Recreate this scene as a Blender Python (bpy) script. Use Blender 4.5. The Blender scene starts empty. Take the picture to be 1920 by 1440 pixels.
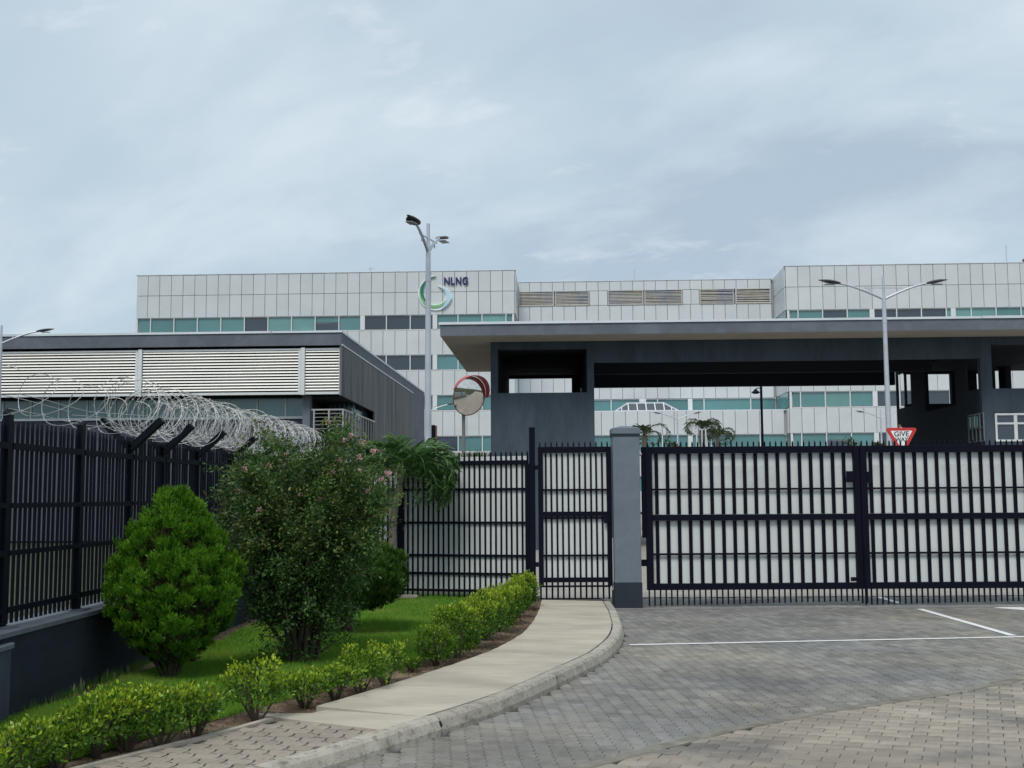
import bpy, bmesh, math, random
import numpy as np
from math import sin, cos, pi, atan, tan, sqrt, radians
from mathutils import Vector, Matrix
random.seed(7); rng = np.random.default_rng(7)
SC = bpy.context.scene
COL = SC.collection

# ------------------------------------------------------------------ camera
FPX, PITCH, ROLL, EYE = 2160.0, atan(210/2160), -0.006, 1.7
fw = np.array([0, cos(PITCH), sin(PITCH)]); r0 = np.array([1., 0, 0]); u0 = np.array([0, -sin(PITCH), cos(PITCH)])
RT = r0*cos(ROLL)+u0*sin(ROLL); UP = u0*cos(ROLL)-r0*sin(ROLL)
cam = bpy.data.cameras.new('camera'); cam.lens = 40.5; cam.sensor_width = 36; cam.clip_end = 3000; cam.clip_start = 0.05
co = bpy.data.objects.new('camera', cam); COL.objects.link(co)
m = Matrix.Identity(4)
for i in range(3):
    m[i][0] = RT[i]; m[i][1] = UP[i]; m[i][2] = -fw[i]
m[2][3] = EYE
co.matrix_world = m
SC.camera = co

# ------------------------------------------------------------------ world, sun, exposure
SUN_EL, SUN_AZ = radians(56), radians(196)      # azimuth clockwise from +Y: behind the viewer's left shoulder
w = bpy.data.worlds.new('World'); SC.world = w; w.use_nodes = True
nt = w.node_tree; nt.nodes.clear()
N = nt.nodes.new; Lk = nt.links.new
out = N('ShaderNodeOutputWorld'); bg = N('ShaderNodeBackground'); bg.inputs[1].default_value = 0.1
sky = N('ShaderNodeTexSky'); sky.sky_type = 'NISHITA'; sky.sun_disc = False
sky.sun_elevation = SUN_EL; sky.sun_rotation = SUN_AZ; sky.dust_density = 2.0
tc = N('ShaderNodeTexCoord'); sep = N('ShaderNodeSeparateXYZ'); Lk(tc.outputs['Generated'], sep.inputs[0])
def wm(op, a, b):
    n = N('ShaderNodeMath'); n.operation = op
    for i, v in enumerate((a, b)):
        if v is None: continue
        if isinstance(v, (int, float)): n.inputs[i].default_value = v
        else: Lk(v, n.inputs[i])
    return n.outputs[0]
zz = wm('ADD', wm('MAXIMUM', sep.outputs[2], 0.0), 0.38)
cu = wm('DIVIDE', sep.outputs[0], zz); cv = wm('DIVIDE', sep.outputs[1], zz)
cmb = N('ShaderNodeCombineXYZ'); Lk(cu, cmb.inputs[0]); Lk(cv, cmb.inputs[1]); cmb.inputs[2].default_value = 3.1
def cloud(rot, sc, scale, detail, rough, dist, loc=(0, 0, 0)):
    vr = N('ShaderNodeVectorRotate'); vr.rotation_type = 'Z_AXIS'; vr.inputs['Angle'].default_value = radians(rot); Lk(cmb.outputs[0], vr.inputs[0])
    mp = N('ShaderNodeMapping'); mp.inputs['Scale'].default_value = sc
    mp.inputs['Location'].default_value = loc
    Lk(vr.outputs[0], mp.inputs[0])
    n = N('ShaderNodeTexNoise'); n.inputs['Scale'].default_value = scale; n.inputs['Detail'].default_value = detail
    n.inputs['Roughness'].default_value = rough; n.inputs['Distortion'].default_value = dist
    Lk(mp.outputs[0], n.inputs[0]); return n.outputs[0]
def ramp(src, stops, interp='LINEAR'):
    r = N('ShaderNodeValToRGB'); r.color_ramp.interpolation = interp
    e = r.color_ramp.elements
    e[0].position, e[0].color = stops[0][0], (*stops[0][1], 1); e[1].position, e[1].color = stops[-1][0], (*stops[-1][1], 1)
    for p, c in stops[1:-1]:
        x = e.new(p); x.color = (*c, 1)
    Lk(src, r.inputs[0]); return r.outputs[0]
n1 = cloud(34, (0.6, 1.1, 1), 1.9, 5, 0.5, 0.3, (1.3, 0.2, 0))
n2 = cloud(30, (0.75, 1.25, 1), 3.6, 7, 0.55, 0.3, (4, 1, 0))
n3 = cloud(12, (1, 1.7, 1), 3.6, 9, 0.6, 0.2, (7.7, 3, 0))
base = ramp(n1, [(0.36, (2.95, 3.65, 4.35)), (0.5, (3.5, 4.28, 4.9)), (0.64, (4.2, 4.9, 5.4))])
mx = N('ShaderNodeMixRGB'); mx.blend_type = 'MIX'; Lk(ramp(n2, [(0.48, (0, 0, 0)), (0.72, (0.6, 0.6, 0.6))]), mx.inputs[0]); Lk(base, mx.inputs[1]); mx.inputs[2].default_value = (5.0, 5.6, 6.0, 1)
mx2 = N('ShaderNodeMixRGB'); Lk(ramp(n3, [(0.58, (0, 0, 0)), (0.72, (0.55, 0.55, 0.55))]), mx2.inputs[0]); Lk(mx.outputs[0], mx2.inputs[1]); mx2.inputs[2].default_value = (5.7, 6.0, 6.2, 1)
mx3 = N('ShaderNodeMixRGB'); mx3.inputs[0].default_value = 0.93; Lk(sky.outputs[0], mx3.inputs[1]); Lk(mx2.outputs[0], mx3.inputs[2])
Lk(mx3.outputs[0], bg.inputs[0]); Lk(bg.outputs[0], out.inputs[0])
sl = bpy.data.lights.new('sun', 'SUN'); sl.energy = 1.5; sl.angle = radians(22); sl.color = (1, 0.96, 0.9)
so = bpy.data.objects.new('sun', sl); COL.objects.link(so)
sd = Vector((sin(SUN_AZ)*cos(SUN_EL), cos(SUN_AZ)*cos(SUN_EL), sin(SUN_EL)))
so.rotation_euler = sd.to_track_quat('Z', 'Y').to_euler()
SC.view_settings.view_transform = 'Standard'; SC.view_settings.look = 'None'
SC.view_settings.exposure = 0.62; SC.view_settings.gamma = 1; SC.view_settings.use_curve_mapping = False

# ------------------------------------------------------------------ survey helpers (picture point -> world point)
def ray(x, y): return fw+(x-960)/FPX*RT-(y-720)/FPX*UP
CP = np.array([0, 0, EYE])
def G(x, y, z=0.0):
    d = ray(x, y); q = CP+d*(z-EYE)/d[2]; return Vector(q)
def V(x, y, Y):
    d = ray(x, y); return Vector(CP+d*Y/d[1])

# ------------------------------------------------------------------ materials
def mat(name, col, rough=0.7, metal=0.0, var=0.12, vscale=3.0, bump=0.0, bscale=60.0, spec=0.5, stretch=(1, 1, 1), col2=None, piece=0.0, stain=None, c2scale=1.2, c2lo=0.45, c2hi=0.62, transmission=0, island=0.0):
    mt = bpy.data.materials.new(name); mt.use_nodes = True
    t = mt.node_tree; b = t.nodes['Principled BSDF']
    b.inputs['Roughness'].default_value = rough; b.inputs['Metallic'].default_value = metal
    b.inputs['Specular IOR Level'].default_value = spec
    tcn = t.nodes.new('ShaderNodeNewGeometry')
    mp = t.nodes.new('ShaderNodeMapping'); mp.inputs['Scale'].default_value = stretch
    t.links.new(tcn.outputs['Position'], mp.inputs[0])
    def noise(scale, det=5, rg=0.6):
        n = t.nodes.new('ShaderNodeTexNoise'); n.inputs['Scale'].default_value = scale; n.inputs['Detail'].default_value = det
        n.inputs['Roughness'].default_value = rg; t.links.new(mp.outputs[0], n.inputs[0]); return n.outputs[0]
    cur = None
    rgb = t.nodes.new('ShaderNodeRGB'); rgb.outputs[0].default_value = (*col, 1); cur = rgb.outputs[0]
    if col2 is not None:
        mr = t.nodes.new('ShaderNodeMapRange'); mr.inputs[1].default_value = c2lo; mr.inputs[2].default_value = c2hi
        t.links.new(noise(c2scale, 6), mr.inputs[0])
        mi = t.nodes.new('ShaderNodeMixRGB'); t.links.new(mr.outputs[0], mi.inputs[0]); t.links.new(cur, mi.inputs[1]); mi.inputs[2].default_value = (*col2, 1); cur = mi.outputs[0]
    def mulv(valsock, lo, hi, a=0.3, b_=0.7):
        nonlocal cur
        mr = t.nodes.new('ShaderNodeMapRange'); mr.inputs[1].default_value = a; mr.inputs[2].default_value = b_; mr.inputs[3].default_value = lo; mr.inputs[4].default_value = hi
        t.links.new(valsock, mr.inputs[0])
        vm = t.nodes.new('ShaderNodeVectorMath'); vm.operation = 'SCALE'; t.links.new(cur, vm.inputs[0]); t.links.new(mr.outputs[0], vm.inputs['Scale']); cur = vm.outputs[0]
    if var: mulv(noise(vscale), 1-var, 1+var)
    if piece:
        oi = t.nodes.new('ShaderNodeObjectInfo'); mulv(oi.outputs['Random'], 1-piece, 1+piece, 0, 1)
    if island: mulv(tcn.outputs['Random Per Island'], 1-island, 1+island, 0, 1)
    if stain:
        mulv(noise(stain[0], 8, 0.7), stain[1], 1.0, stain[2], stain[2]+0.12)
    t.links.new(cur, b.inputs['Base Color'])
    if bump:
        bn = t.nodes.new('ShaderNodeBump'); bn.inputs['Strength'].default_value = bump; bn.inputs['Distance'].default_value = 0.01
        t.links.new(noise(bscale, 4), bn.inputs['Height']); t.links.new(bn.outputs[0], b.inputs['Normal'])
    return mt
def leafmat(name, dark, light, new=None, rough=0.5, trans=0.25, spec=0.3):
    mt = bpy.data.materials.new(name); mt.use_nodes = True
    t = mt.node_tree; b = t.nodes['Principled BSDF']; b.inputs['Roughness'].default_value = rough; b.inputs['Specular IOR Level'].default_value = spec
    g = t.nodes.new('ShaderNodeNewGeometry')
    r = t.nodes.new('ShaderNodeMixRGB'); t.links.new(g.outputs['Random Per Island'], r.inputs[0]); r.inputs[1].default_value = (*dark, 1); r.inputs[2].default_value = (*light, 1)
    cur = r.outputs[0]
    if new is not None:
        a = t.nodes.new('ShaderNodeAttribute'); a.attribute_name = 'tint'
        r2 = t.nodes.new('ShaderNodeMixRGB'); t.links.new(a.outputs['Fac'], r2.inputs[0]); t.links.new(cur, r2.inputs[1]); r2.inputs[2].default_value = (*new, 1); cur = r2.outputs[0]
    t.links.new(cur, b.inputs['Base Color'])
    tr = t.nodes.new('ShaderNodeBsdfTranslucent'); t.links.new(cur, tr.inputs[0])
    ms = t.nodes.new('ShaderNodeMixShader'); ms.inputs[0].default_value = trans
    t.links.new(b.outputs[0], ms.inputs[1]); t.links.new(tr.outputs[0], ms.inputs[2]); t.links.new(ms.outputs[0], t.nodes['Material Output'].inputs[0])
    return mt
M = {}
M['black'] = mat('black_paint', (0.0055, 0.006, 0.014), 0.5, var=0.15, vscale=8, bump=0.04, bscale=200, spec=0.08)
M['fence'] = mat('fence_paint', (0.006, 0.008, 0.014), 0.5, var=0.15, vscale=8, spec=0.09)
M['slate'] = mat('slate_render', (0.060, 0.080, 0.103), 0.85, var=0.16, vscale=1.6, bump=0.15, bscale=45, spec=0.2, stretch=(1, 1, .25), stain=(4, 0.86, 0.42))
M['pillar'] = mat('pillar_paint', (0.15, 0.18, 0.215), 0.8, var=0.07, vscale=2.5, bump=0.12, bscale=60, spec=0.25, stain=(6, 0.93, 0.42))
M['plinth'] = mat('plinth_paint', (0.022, 0.03, 0.042), 0.7, var=0.15, vscale=3, bump=0.15, bscale=60, spec=0.25)
M['plinthwall'] = mat('plinth_wall_render', (0.050, 0.062, 0.082), 0.85, var=0.28, vscale=2, bump=0.25, bscale=50, spec=0.2)
M['wallcap'] = mat('wall_coping', (0.125, 0.14, 0.16), 0.85, var=0.22, vscale=4, bump=0.2, bscale=60, spec=0.2)
M['fascia'] = mat('fascia_render', (0.14, 0.158, 0.19), 0.8, var=0.12, vscale=0.7, bump=0.1, bscale=30, spec=0.2, stain=(1.5, 0.85, 0.45))
M['soffit'] = mat('soffit_render', (0.43, 0.40, 0.35), 0.85, var=0.08, vscale=1, spec=0.2)
M['capmetal'] = mat('roof_flashing', (0.66, 0.70, 0.74), 0.4, metal=0.2, var=0.1, vscale=1)
M['white'] = mat('white_frame', (0.66, 0.68, 0.69), 0.5, var=0.05)
M['panel'] = mat('cladding_panel', (0.575, 0.605, 0.62), 0.42, var=0.04, vscale=0.5, piece=0.035, island=0.03, stain=(0.35, 0.965, 0.42))
M['panelshade'] = mat('cladding_joint', (0.38, 0.39, 0.405), 0.7)
M['teal'] = mat('teal_glass', (0.085, 0.22, 0.225), 0.16, var=0.10, vscale=0.25, piece=0.14, spec=0.9)
M['tealhi'] = mat('teal_glass_pale', (0.13, 0.29, 0.28), 0.18, var=0.12, vscale=0.4, piece=0.12, spec=0.9)
M['darkglass'] = mat('dark_glass', (0.028, 0.045, 0.065), 0.12, var=0.15, vscale=0.3, piece=0.12, spec=0.9)
M['louvre'] = mat('louvre_slat', (0.88, 0.86, 0.80), 0.4, var=0.04, vscale=2, piece=0.05)
M['louvredim'] = mat('roof_louvre_slat', (0.50, 0.475, 0.42), 0.5, var=0.15, vscale=1.5, piece=0.2, col2=(0.40, 0.41, 0.46), c2scale=0.5)
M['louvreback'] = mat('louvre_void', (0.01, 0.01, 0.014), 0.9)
M['board'] = mat('board_marked_concrete', (0.165, 0.172, 0.17), 0.9, var=0.45, vscale=2.6, stretch=(3, 3, 0.10), bump=0.8, bscale=7, spec=0.2, col2=(0.11, 0.115, 0.12), c2scale=1.1)
M['steel'] = mat('galvanised_pole', (0.50, 0.53, 0.58), 0.45, metal=0.35, var=0.08, vscale=3)
M['rail'] = mat('stainless_rail', (0.42, 0.42, 0.40), 0.4, metal=0.5, var=0.1)
M['lamp'] = mat('lamp_casting', (0.035, 0.037, 0.045), 0.45, var=0.1)
M['lampglass'] = mat('lamp_lens', (0.25, 0.25, 0.24), 0.2)
M['sheet'] = mat('gate_sheeting', (0.575, 0.605, 0.60), 0.6, var=0.05, vscale=6, stretch=(1, 1, 0.2), bump=0.08, bscale=30, spec=0.3)
M['red'] = mat('red_reflective', (0.50, 0.035, 0.03), 0.4, var=0.08)
M['redpale'] = mat('mirror_hood_red', (0.40, 0.045, 0.05), 0.35, var=0.15, vscale=3)
M['signwhite'] = mat('sign_white', (0.78, 0.79, 0.80), 0.5, var=0.04)
M['ink'] = mat('sign_black', (0.01, 0.01, 0.015), 0.6)
M['navy'] = mat('letter_navy', (0.008, 0.02, 0.11), 0.5)
M['mirror'] = mat('mirror_face', (0.72, 0.70, 0.66), 0.05, metal=1.0, var=0.1, vscale=8)
M['lg1'] = mat('logo_dark_green', (0.01, 0.17, 0.12), 0.5)
M['lg2'] = mat('logo_light_green', (0.19, 0.45, 0.18), 0.5, var=0.2, vscale=0.8)
M['lg3'] = mat('logo_pale_blue', (0.45, 0.66, 0.78), 0.5, var=0.15, vscale=0.8)
M['lg4'] = mat('logo_white', (0.80, 0.84, 0.84), 0.5)
M['concrete'] = mat('footpath_concrete', (0.44, 0.395, 0.325), 0.9, var=0.15, vscale=1.6, bump=0.3, bscale=120, spec=0.2, col2=(0.36, 0.325, 0.27), stretch=(0.6, 1.6, 1), c2scale=1.3, stain=(25, 0.93, 0.36))
M['kerb'] = mat('kerb_concrete', (0.385, 0.355, 0.30), 0.92, var=0.15, vscale=6, bump=0.5, bscale=70, spec=0.2, piece=0.12, col2=(0.15, 0.135, 0.11), c2scale=9, c2lo=0.56, c2hi=0.74, stain=(18, 0.6, 0.36))
M['paver'] = mat('road_paver', (0.195, 0.19, 0.18), 0.85, var=0.26, vscale=0.7, bump=0.35, bscale=150, spec=0.25, island=0.17, piece=0.10, col2=(0.245, 0.228, 0.195), c2scale=0.45, stain=(7, 0.80, 0.40))
M['paverbeige'] = mat('road_paver_beige', (0.27, 0.238, 0.198), 0.88, var=0.24, vscale=0.8, bump=0.4, bscale=150, spec=0.2, island=0.17, piece=0.12, col2=(0.18, 0.168, 0.152), c2scale=0.7, c2lo=0.52, c2hi=0.62)
M['footpaver'] = mat('footway_paver', (0.30, 0.262, 0.218), 0.9, var=0.10, vscale=3, bump=0.35, bscale=140, spec=0.2, piece=0.09, island=0.05, stain=(20, 0.85, 0.38))
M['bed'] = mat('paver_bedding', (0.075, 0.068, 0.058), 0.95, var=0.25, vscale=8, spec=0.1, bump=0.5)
M['yard'] = mat('yard_paving', (0.31, 0.29, 0.26), 0.9, var=0.12, vscale=2, bump=0.2, spec=0.2)
M['paint'] = mat('road_paint', (0.72, 0.72, 0.71), 0.65, var=0.08, vscale=14, stain=(30, 0.7, 0.33), bump=0.3, bscale=200)
M['soil'] = mat('soil', (0.115, 0.08, 0.058), 0.98, var=0.3, vscale=6, bump=0.9, bscale=40, spec=0.1, col2=(0.20, 0.15, 0.105), c2scale=4)
M['turfbase'] = mat('turf', (0.045, 0.10, 0.015), 0.95, var=0.3, vscale=12, bump=0.6, bscale=60, spec=0.1)
M['ground'] = mat('ground', (0.055, 0.065, 0.04), 0.95, var=0.2, vscale=0.3, spec=0.1)
M['bark'] = mat('bark', (0.075, 0.06, 0.045), 0.9, var=0.3, vscale=12, bump=0.6, bscale=60, spec=0.15)
M['palmbark'] = mat('palm_trunk', (0.17, 0.15, 0.12), 0.85, var=0.2, vscale=6, bump=0.5, bscale=30, stretch=(1, 1, 4), spec=0.2)
M['razor'] = mat('razor_wire', (0.42, 0.42, 0.41), 0.5, metal=0.35, var=0.2, vscale=9)
M['brick'] = mat('rusty_steel', (0.17, 0.065, 0.035), 0.8, var=0.4, vscale=6)
M['inner'] = mat('inner_wall', (0.028, 0.034, 0.045), 0.9, var=0.05, vscale=1, spec=0.1)  # gatehouse inner walls and ceiling: interior darkness put into the colour
M['flagwhite'] = mat('flag_white', (0.7, 0.72, 0.78), 0.8)
M['flagnavy'] = mat('flag_navy', (0.03, 0.025, 0.09), 0.8)
M['flagpale'] = mat('flag_pale_green', (0.5, 0.68, 0.68), 0.8)
L = {}
L['conifer'] = leafmat('conifer_leaf', (0.038, 0.115, 0.006), (0.10, 0.27, 0.014), (0.20, 0.40, 0.02), trans=0.3)
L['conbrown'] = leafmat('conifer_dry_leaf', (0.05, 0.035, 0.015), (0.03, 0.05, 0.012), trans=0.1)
L['bush'] = leafmat('bush_leaf', (0.018, 0.055, 0.008), (0.05, 0.125, 0.012), (0.09, 0.19, 0.02), trans=0.2)
L['crape'] = leafmat('crape_leaf', (0.034, 0.088, 0.022), (0.088, 0.180, 0.040), (0.24, 0.22, 0.06), trans=0.3)
L['pink'] = leafmat('pink_petal', (0.58, 0.30, 0.31), (0.78, 0.56, 0.54), trans=0.3)
L['hedge'] = leafmat('hedge_leaf', (0.032, 0.085, 0.008), (0.095, 0.21, 0.018), (0.38, 0.50, 0.03), trans=0.3, rough=0.4)
L['palm'] = leafmat('palm_leaflet', (0.022, 0.070, 0.016), (0.065, 0.155, 0.035), (0.24, 0.34, 0.15), trans=0.15, rough=0.4)
L['farpalm'] = leafmat('far_palm_leaflet', (0.03, 0.05, 0.022), (0.07, 0.10, 0.04), trans=0.15)
L['grass'] = leafmat('grass_blade', (0.078, 0.190, 0.015), (0.19, 0.385, 0.035), (0.30, 0.39, 0.07), trans=0.3)

# ------------------------------------------------------------------ mesh helpers
class MB:
    def __init__(s): s.v = []; s.f = []; s.mi = []; s.cur = 0
    def quad(s, *p):
        n = len(s.v); s.v += [tuple(q) for q in p]; s.f.append(tuple(range(n, n+len(p)))); s.mi.append(s.cur); return s
    def box(s, x0, y0, z0, x1, y1, z1, b=0.0):
        if x1 < x0: x0, x1 = x1, x0
        if y1 < y0: y0, y1 = y1, y0
        if z1 < z0: z0, z1 = z1, z0
        if b > 0:                                       # chamfered vertical edges and top
            pts = [(x0+b, y0), (x1-b, y0), (x1, y0+b), (x1, y1-b), (x1-b, y1), (x0+b, y1), (x0, y1-b), (x0, y0+b)]
            cx, cy = (x0+x1)/2, (y0+y1)/2
            top = [(x+(b if x < cx else -b)*0.9, y+(b if y < cy else -b)*0.9) for x, y in pts]
            n = len(s.v)
            s.v += [(x, y, z0) for x, y in pts]+[(x, y, z1-b) for x, y in pts]+[(x, y, z1) for x, y in top]
            for k in (0, 8):
                for i in range(8):
                    j = (i+1) % 8; s.f.append((n+k+i, n+k+j, n+k+8+j, n+k+8+i)); s.mi.append(s.cur)
            s.f.append(tuple(n+16+i for i in range(8))); s.f.append(tuple(n+7-i for i in range(8))); s.mi += [s.cur]*2
            return s
        n = len(s.v)
        s.v += [(x0, y0, z0), (x1, y0, z0), (x1, y1, z0), (x0, y1, z0), (x0, y0, z1), (x1, y0, z1), (x1, y1, z1), (x0, y1, z1)]
        s.f += [tuple(n+i for i in q) for q in ((0, 3, 2, 1), (4, 5, 6, 7), (0, 1, 5, 4), (1, 2, 6, 5), (2, 3, 7, 6), (3, 0, 4, 7))]
        s.mi += [s.cur]*6; return s
    def prism(s, pts, z0, z1, bev=0.0):                  # pts counter-clockwise in x,y
        n = len(s.v); k = len(pts)
        s.v += [(p[0], p[1], z0) for p in pts]+[(p[0], p[1], z1) for p in pts]
        for i in range(k):
            j = (i+1) % k; s.f.append((n+i, n+j, n+k+j, n+k+i)); s.mi.append(s.cur)
        s.f.append(tuple(n+k+i for i in range(k))); s.f.append(tuple(n+k-1-i for i in range(k))); s.mi += [s.cur]*2
        return s
    def strip(s, A, B, z0, z1):                          # band between polylines A and B (same count), top + rims
        k = len(A)
        for i in range(k-1):
            a, b, c, d = A[i], B[i], B[i+1], A[i+1]
            s.quad((*a[:2], z1), (*b[:2], z1), (*c[:2], z1), (*d[:2], z1))
            s.quad((*a[:2], z0), (*a[:2], z1), (*d[:2], z1), (*d[:2], z0))
            s.quad((*b[:2], z1), (*b[:2], z0), (*c[:2], z0), (*c[:2], z1))
        for i in (0, k-1):
            a, b = A[i], B[i]; s.quad((*a[:2], z0), (*b[:2], z0), (*b[:2], z1), (*a[:2], z1))
        return s
    def tube(s, P, r, n=6, cap=True):
        P = [Vector(p) for p in P]; k = len(P)
        R = r if isinstance(r, (list, tuple)) else [r]*k
        base = len(s.v); up = None
        for i in range(k):
            t = (P[min(i+1, k-1)]-P[max(i-1, 0)])
            if t.length < 1e-9: t = Vector((0, 0, 1))
            t.normalize()
            if up is None:
                up = Vector((0, 0, 1)) if abs(t.z) < 0.9 else Vector((1, 0, 0))
            a = up-t*up.dot(t)
            if a.length < 1e-6: a = t.orthogonal()
            a.normalize(); up = a; b = t.cross(a)
            for j in range(n):
                an = 2*pi*j/n; q = P[i]+(a*cos(an)+b*sin(an))*R[i]; s.v.append(tuple(q))
        for i in range(k-1):
            for j in range(n):
                j2 = (j+1) % n
                s.f.append((base+i*n+j, base+i*n+j2, base+(i+1)*n+j2, base+(i+1)*n+j)); s.mi.append(s.cur)
        if cap:
            s.f.append(tuple(base+n-1-j for j in range(n))); s.f.append(tuple(base+(k-1)*n+j for j in range(n))); s.mi += [s.cur]*2
        return s
    def bar(s, p, q, w, h, up=(0, 0, 1)):                # rectangular bar from p to q
        p, q = Vector(p), Vector(q); t = (q-p).normalized(); u = Vector(up); a = t.cross(u)
        if a.length < 1e-6: a = t.orthogonal()
        a.normalize(); b = a.cross(t).normalized(); n = len(s.v)
        for c in (p, q):
            for da, db in ((-1, -1), (1, -1), (1, 1), (-1, 1)): s.v.append(tuple(c+a*da*w/2+b*db*h/2))
        s.f += [tuple(n+i for i in x) for x in ((0, 1, 2, 3), (7, 6, 5, 4), (0, 4, 5, 1), (1, 5, 6, 2), (2, 6, 7, 3), (3, 7, 4, 0))]; s.mi += [s.cur]*6
        return s
    def mesh(s, name, mats):
        me = bpy.data.meshes.new(name); me.from_pydata(s.v, [], s.f)
        if not isinstance(mats, (list, tuple)): mats = [mats]
        for x in mats: me.materials.append(x)
        if len(mats) > 1: me.polygons.foreach_set('material_index', s.mi)
        me.update(); return me
    def build(s, name, mats, parent=None, loc=None, smooth=False, **props):
        me = s.mesh(name, mats)
        bm = bmesh.new(); bm.from_mesh(me); bmesh.ops.recalc_face_normals(bm, faces=bm.faces); bm.to_mesh(me); bm.free()
        if smooth: me.polygons.foreach_set('use_smooth', [True]*len(me.polygons))
        return link(name, me, parent, loc, **props)
def link(name, me, parent=None, loc=None, rot=None, scale=None, **props):
    o = bpy.data.objects.new(name, me); COL.objects.link(o)
    if parent is not None: o.parent = parent
    if loc is not None: o.location = loc
    if rot is not None: o.rotation_euler = rot
    if scale is not None: o.scale = scale
    for k, v in props.items(): o[k] = v
    return o
def thing(name, label, cat, loc=(0, 0, 0), rz=0.0, group=None):
    o = bpy.data.objects.new(name, None); COL.objects.link(o); o.location = loc; o.rotation_euler = (0, 0, rz); o.empty_display_size = 0.2
    o['label'] = label; o['category'] = cat
    if group: o['group'] = group
    return o
def struct(name, loc=(0, 0, 0), rz=0.0):
    o = bpy.data.objects.new(name, None); COL.objects.link(o); o.location = loc; o.rotation_euler = (0, 0, rz); o['kind'] = 'structure'; return o
def copy_tree(o, parent=None):
    c = o.copy(); COL.objects.link(c); c.parent = parent
    for ch in o.children: copy_tree(ch, c)
    return c
def npmesh(name, V_, F_, mats, mi=None, tint=None):
    """V_ (n,3), F_ (m,k) constant k"""
    me = bpy.data.meshes.new(name); V_ = np.asarray(V_, np.float32); F_ = np.asarray(F_, np.int32)
    nf, k = F_.shape
    me.vertices.add(len(V_)); me.vertices.foreach_set('co', V_.ravel())
    me.loops.add(nf*k); me.loops.foreach_set('vertex_index', F_.ravel())
    me.polygons.add(nf); me.polygons.foreach_set('loop_start', np.arange(0, nf*k, k, dtype=np.int32))
    if not isinstance(mats, (list, tuple)): mats = [mats]
    for x in mats: me.materials.append(x)
    if mi is not None: me.polygons.foreach_set('material_index', np.asarray(mi, np.int32))
    if tint is not None:
        a = me.attributes.new('tint', 'FLOAT', 'POINT'); a.data.foreach_set('value', np.asarray(tint, np.float32))
    me.update(calc_edges=True); return me
def nrm(a): return a/np.maximum(np.linalg.norm(a, axis=-1, keepdims=True), 1e-9)
def leafquads(P, D, S, Ln, W, fold=0.15):
    """diamond leaves: base P, direction D, side S"""
    D = nrm(D); S = nrm(S-D*np.sum(S*D, -1, keepdims=True)); Nn = np.cross(D, S)
    Ln = np.broadcast_to(np.asarray(Ln), (len(P),))[:, None]; W = np.broadcast_to(np.asarray(W), (len(P),))[:, None]
    a = P; b = P+D*Ln*0.5+S*W/2+Nn*W*fold; c = P+D*Ln-Nn*Ln*0.05; d = P+D*Ln*0.5-S*W/2+Nn*W*fold
    Vx = np.stack([a, b, c, d], 1).reshape(-1, 3); n = len(P)
    return Vx, np.arange(4*n).reshape(n, 4)
def blades(P, D, S, Ln, W):
    D = nrm(D); S = nrm(S); Ln = np.broadcast_to(np.asarray(Ln), (len(P),))[:, None]; W = np.broadcast_to(np.asarray(W), (len(P),))[:, None]
    Vx = np.stack([P-S*W/2, P+S*W/2, P+D*Ln], 1).reshape(-1, 3); n = len(P)
    return Vx, np.arange(3*n).reshape(n, 3)
def rv(n): return nrm(rng.normal(size=(n, 3)))
def text_mesh(txt, size, depth, font_off=0.0):
    cu = bpy.data.curves.new('lettering', 'FONT'); cu.body = txt; cu.size = size; cu.extrude = depth; cu.offset = font_off; cu.align_x = 'LEFT'
    o = bpy.data.objects.new('lettering', cu); COL.objects.link(o)
    bpy.context.view_layer.update(); dg = bpy.context.evaluated_depsgraph_get()
    me = bpy.data.meshes.new_from_object(o.evaluated_get(dg)); bpy.data.objects.remove(o); bpy.data.curves.remove(cu)
    return me

# ================================================================== SETTING
gr = MB(); gr.quad((-1200, -200, -0.07), (1200, -200, -0.07), (1200, 2000, -0.07), (-1200, 2000, -0.07)); gr.build('ground', M['ground'], kind='structure')
yd = MB(); yd.quad((0.35, 19.45, 0.004), (60, 19.45, 0.004), (60, 104, 0.004), (-8, 104, 0.004), (-3, 30, 0.004), (0.35, 24, 0.004)); yd.build('yard_pavement', M['yard'], kind='structure')

# kerb line: outer foot of the kerb, X as a function of Y
KY = np.array([4.6, 5.6, 6.5, 7.46, 8.28, 8.78, 9.34, 10.42, 11.82, 12.85, 13.5, 14.5, 16.0, 17.55])
KX = np.array([-3.3, -2.35, -1.70, -1.09, -0.61, -0.34, -0.03, 0.385, 0.905, 1.150, 1.262, 1.375, 1.455, 1.49])
def kx(Y): return np.interp(Y, KY, KX)
Ys = np.linspace(4.6, 17.55, 200); Xs = np.convolve(np.pad(kx(Ys), 6, mode='reflect', reflect_type='odd'), np.ones(13)/13, 'valid')
arc = np.concatenate([[0], np.cumsum(np.hypot(np.diff(Xs), np.diff(Ys)))])
def kpt(s):
    x = np.interp(s, arc, Xs); y = np.interp(s, arc, Ys); x2 = np.interp(s+.05, arc, Xs); y2 = np.interp(s+.05, arc, Ys)
    if s+.05 > arc[-1]: x2, y2 = 2*x-np.interp(s-.05, arc, Xs), 2*y-np.interp(s-.05, arc, Ys)
    t = np.array([x2-x, y2-y]); t /= np.hypot(*t); return np.array([x, y]), np.array([-t[1], t[0]])   # point, left normal
KW, KH = 0.135, 0.12
def koff(s, d):
    p, n = kpt(s); return tuple(p+n*d)
def kin(Y, d=KW):                                     # inner kerb edge X at a given Y
    best = np.interp(Y, Ys, arc)
    for _ in range(6):
        p = koff(best, d); best += (Y-p[1])*0.95
        best = min(max(best, 0), arc[-1])
    return koff(best, d)[0]
kerb = struct('kerb')
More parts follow.
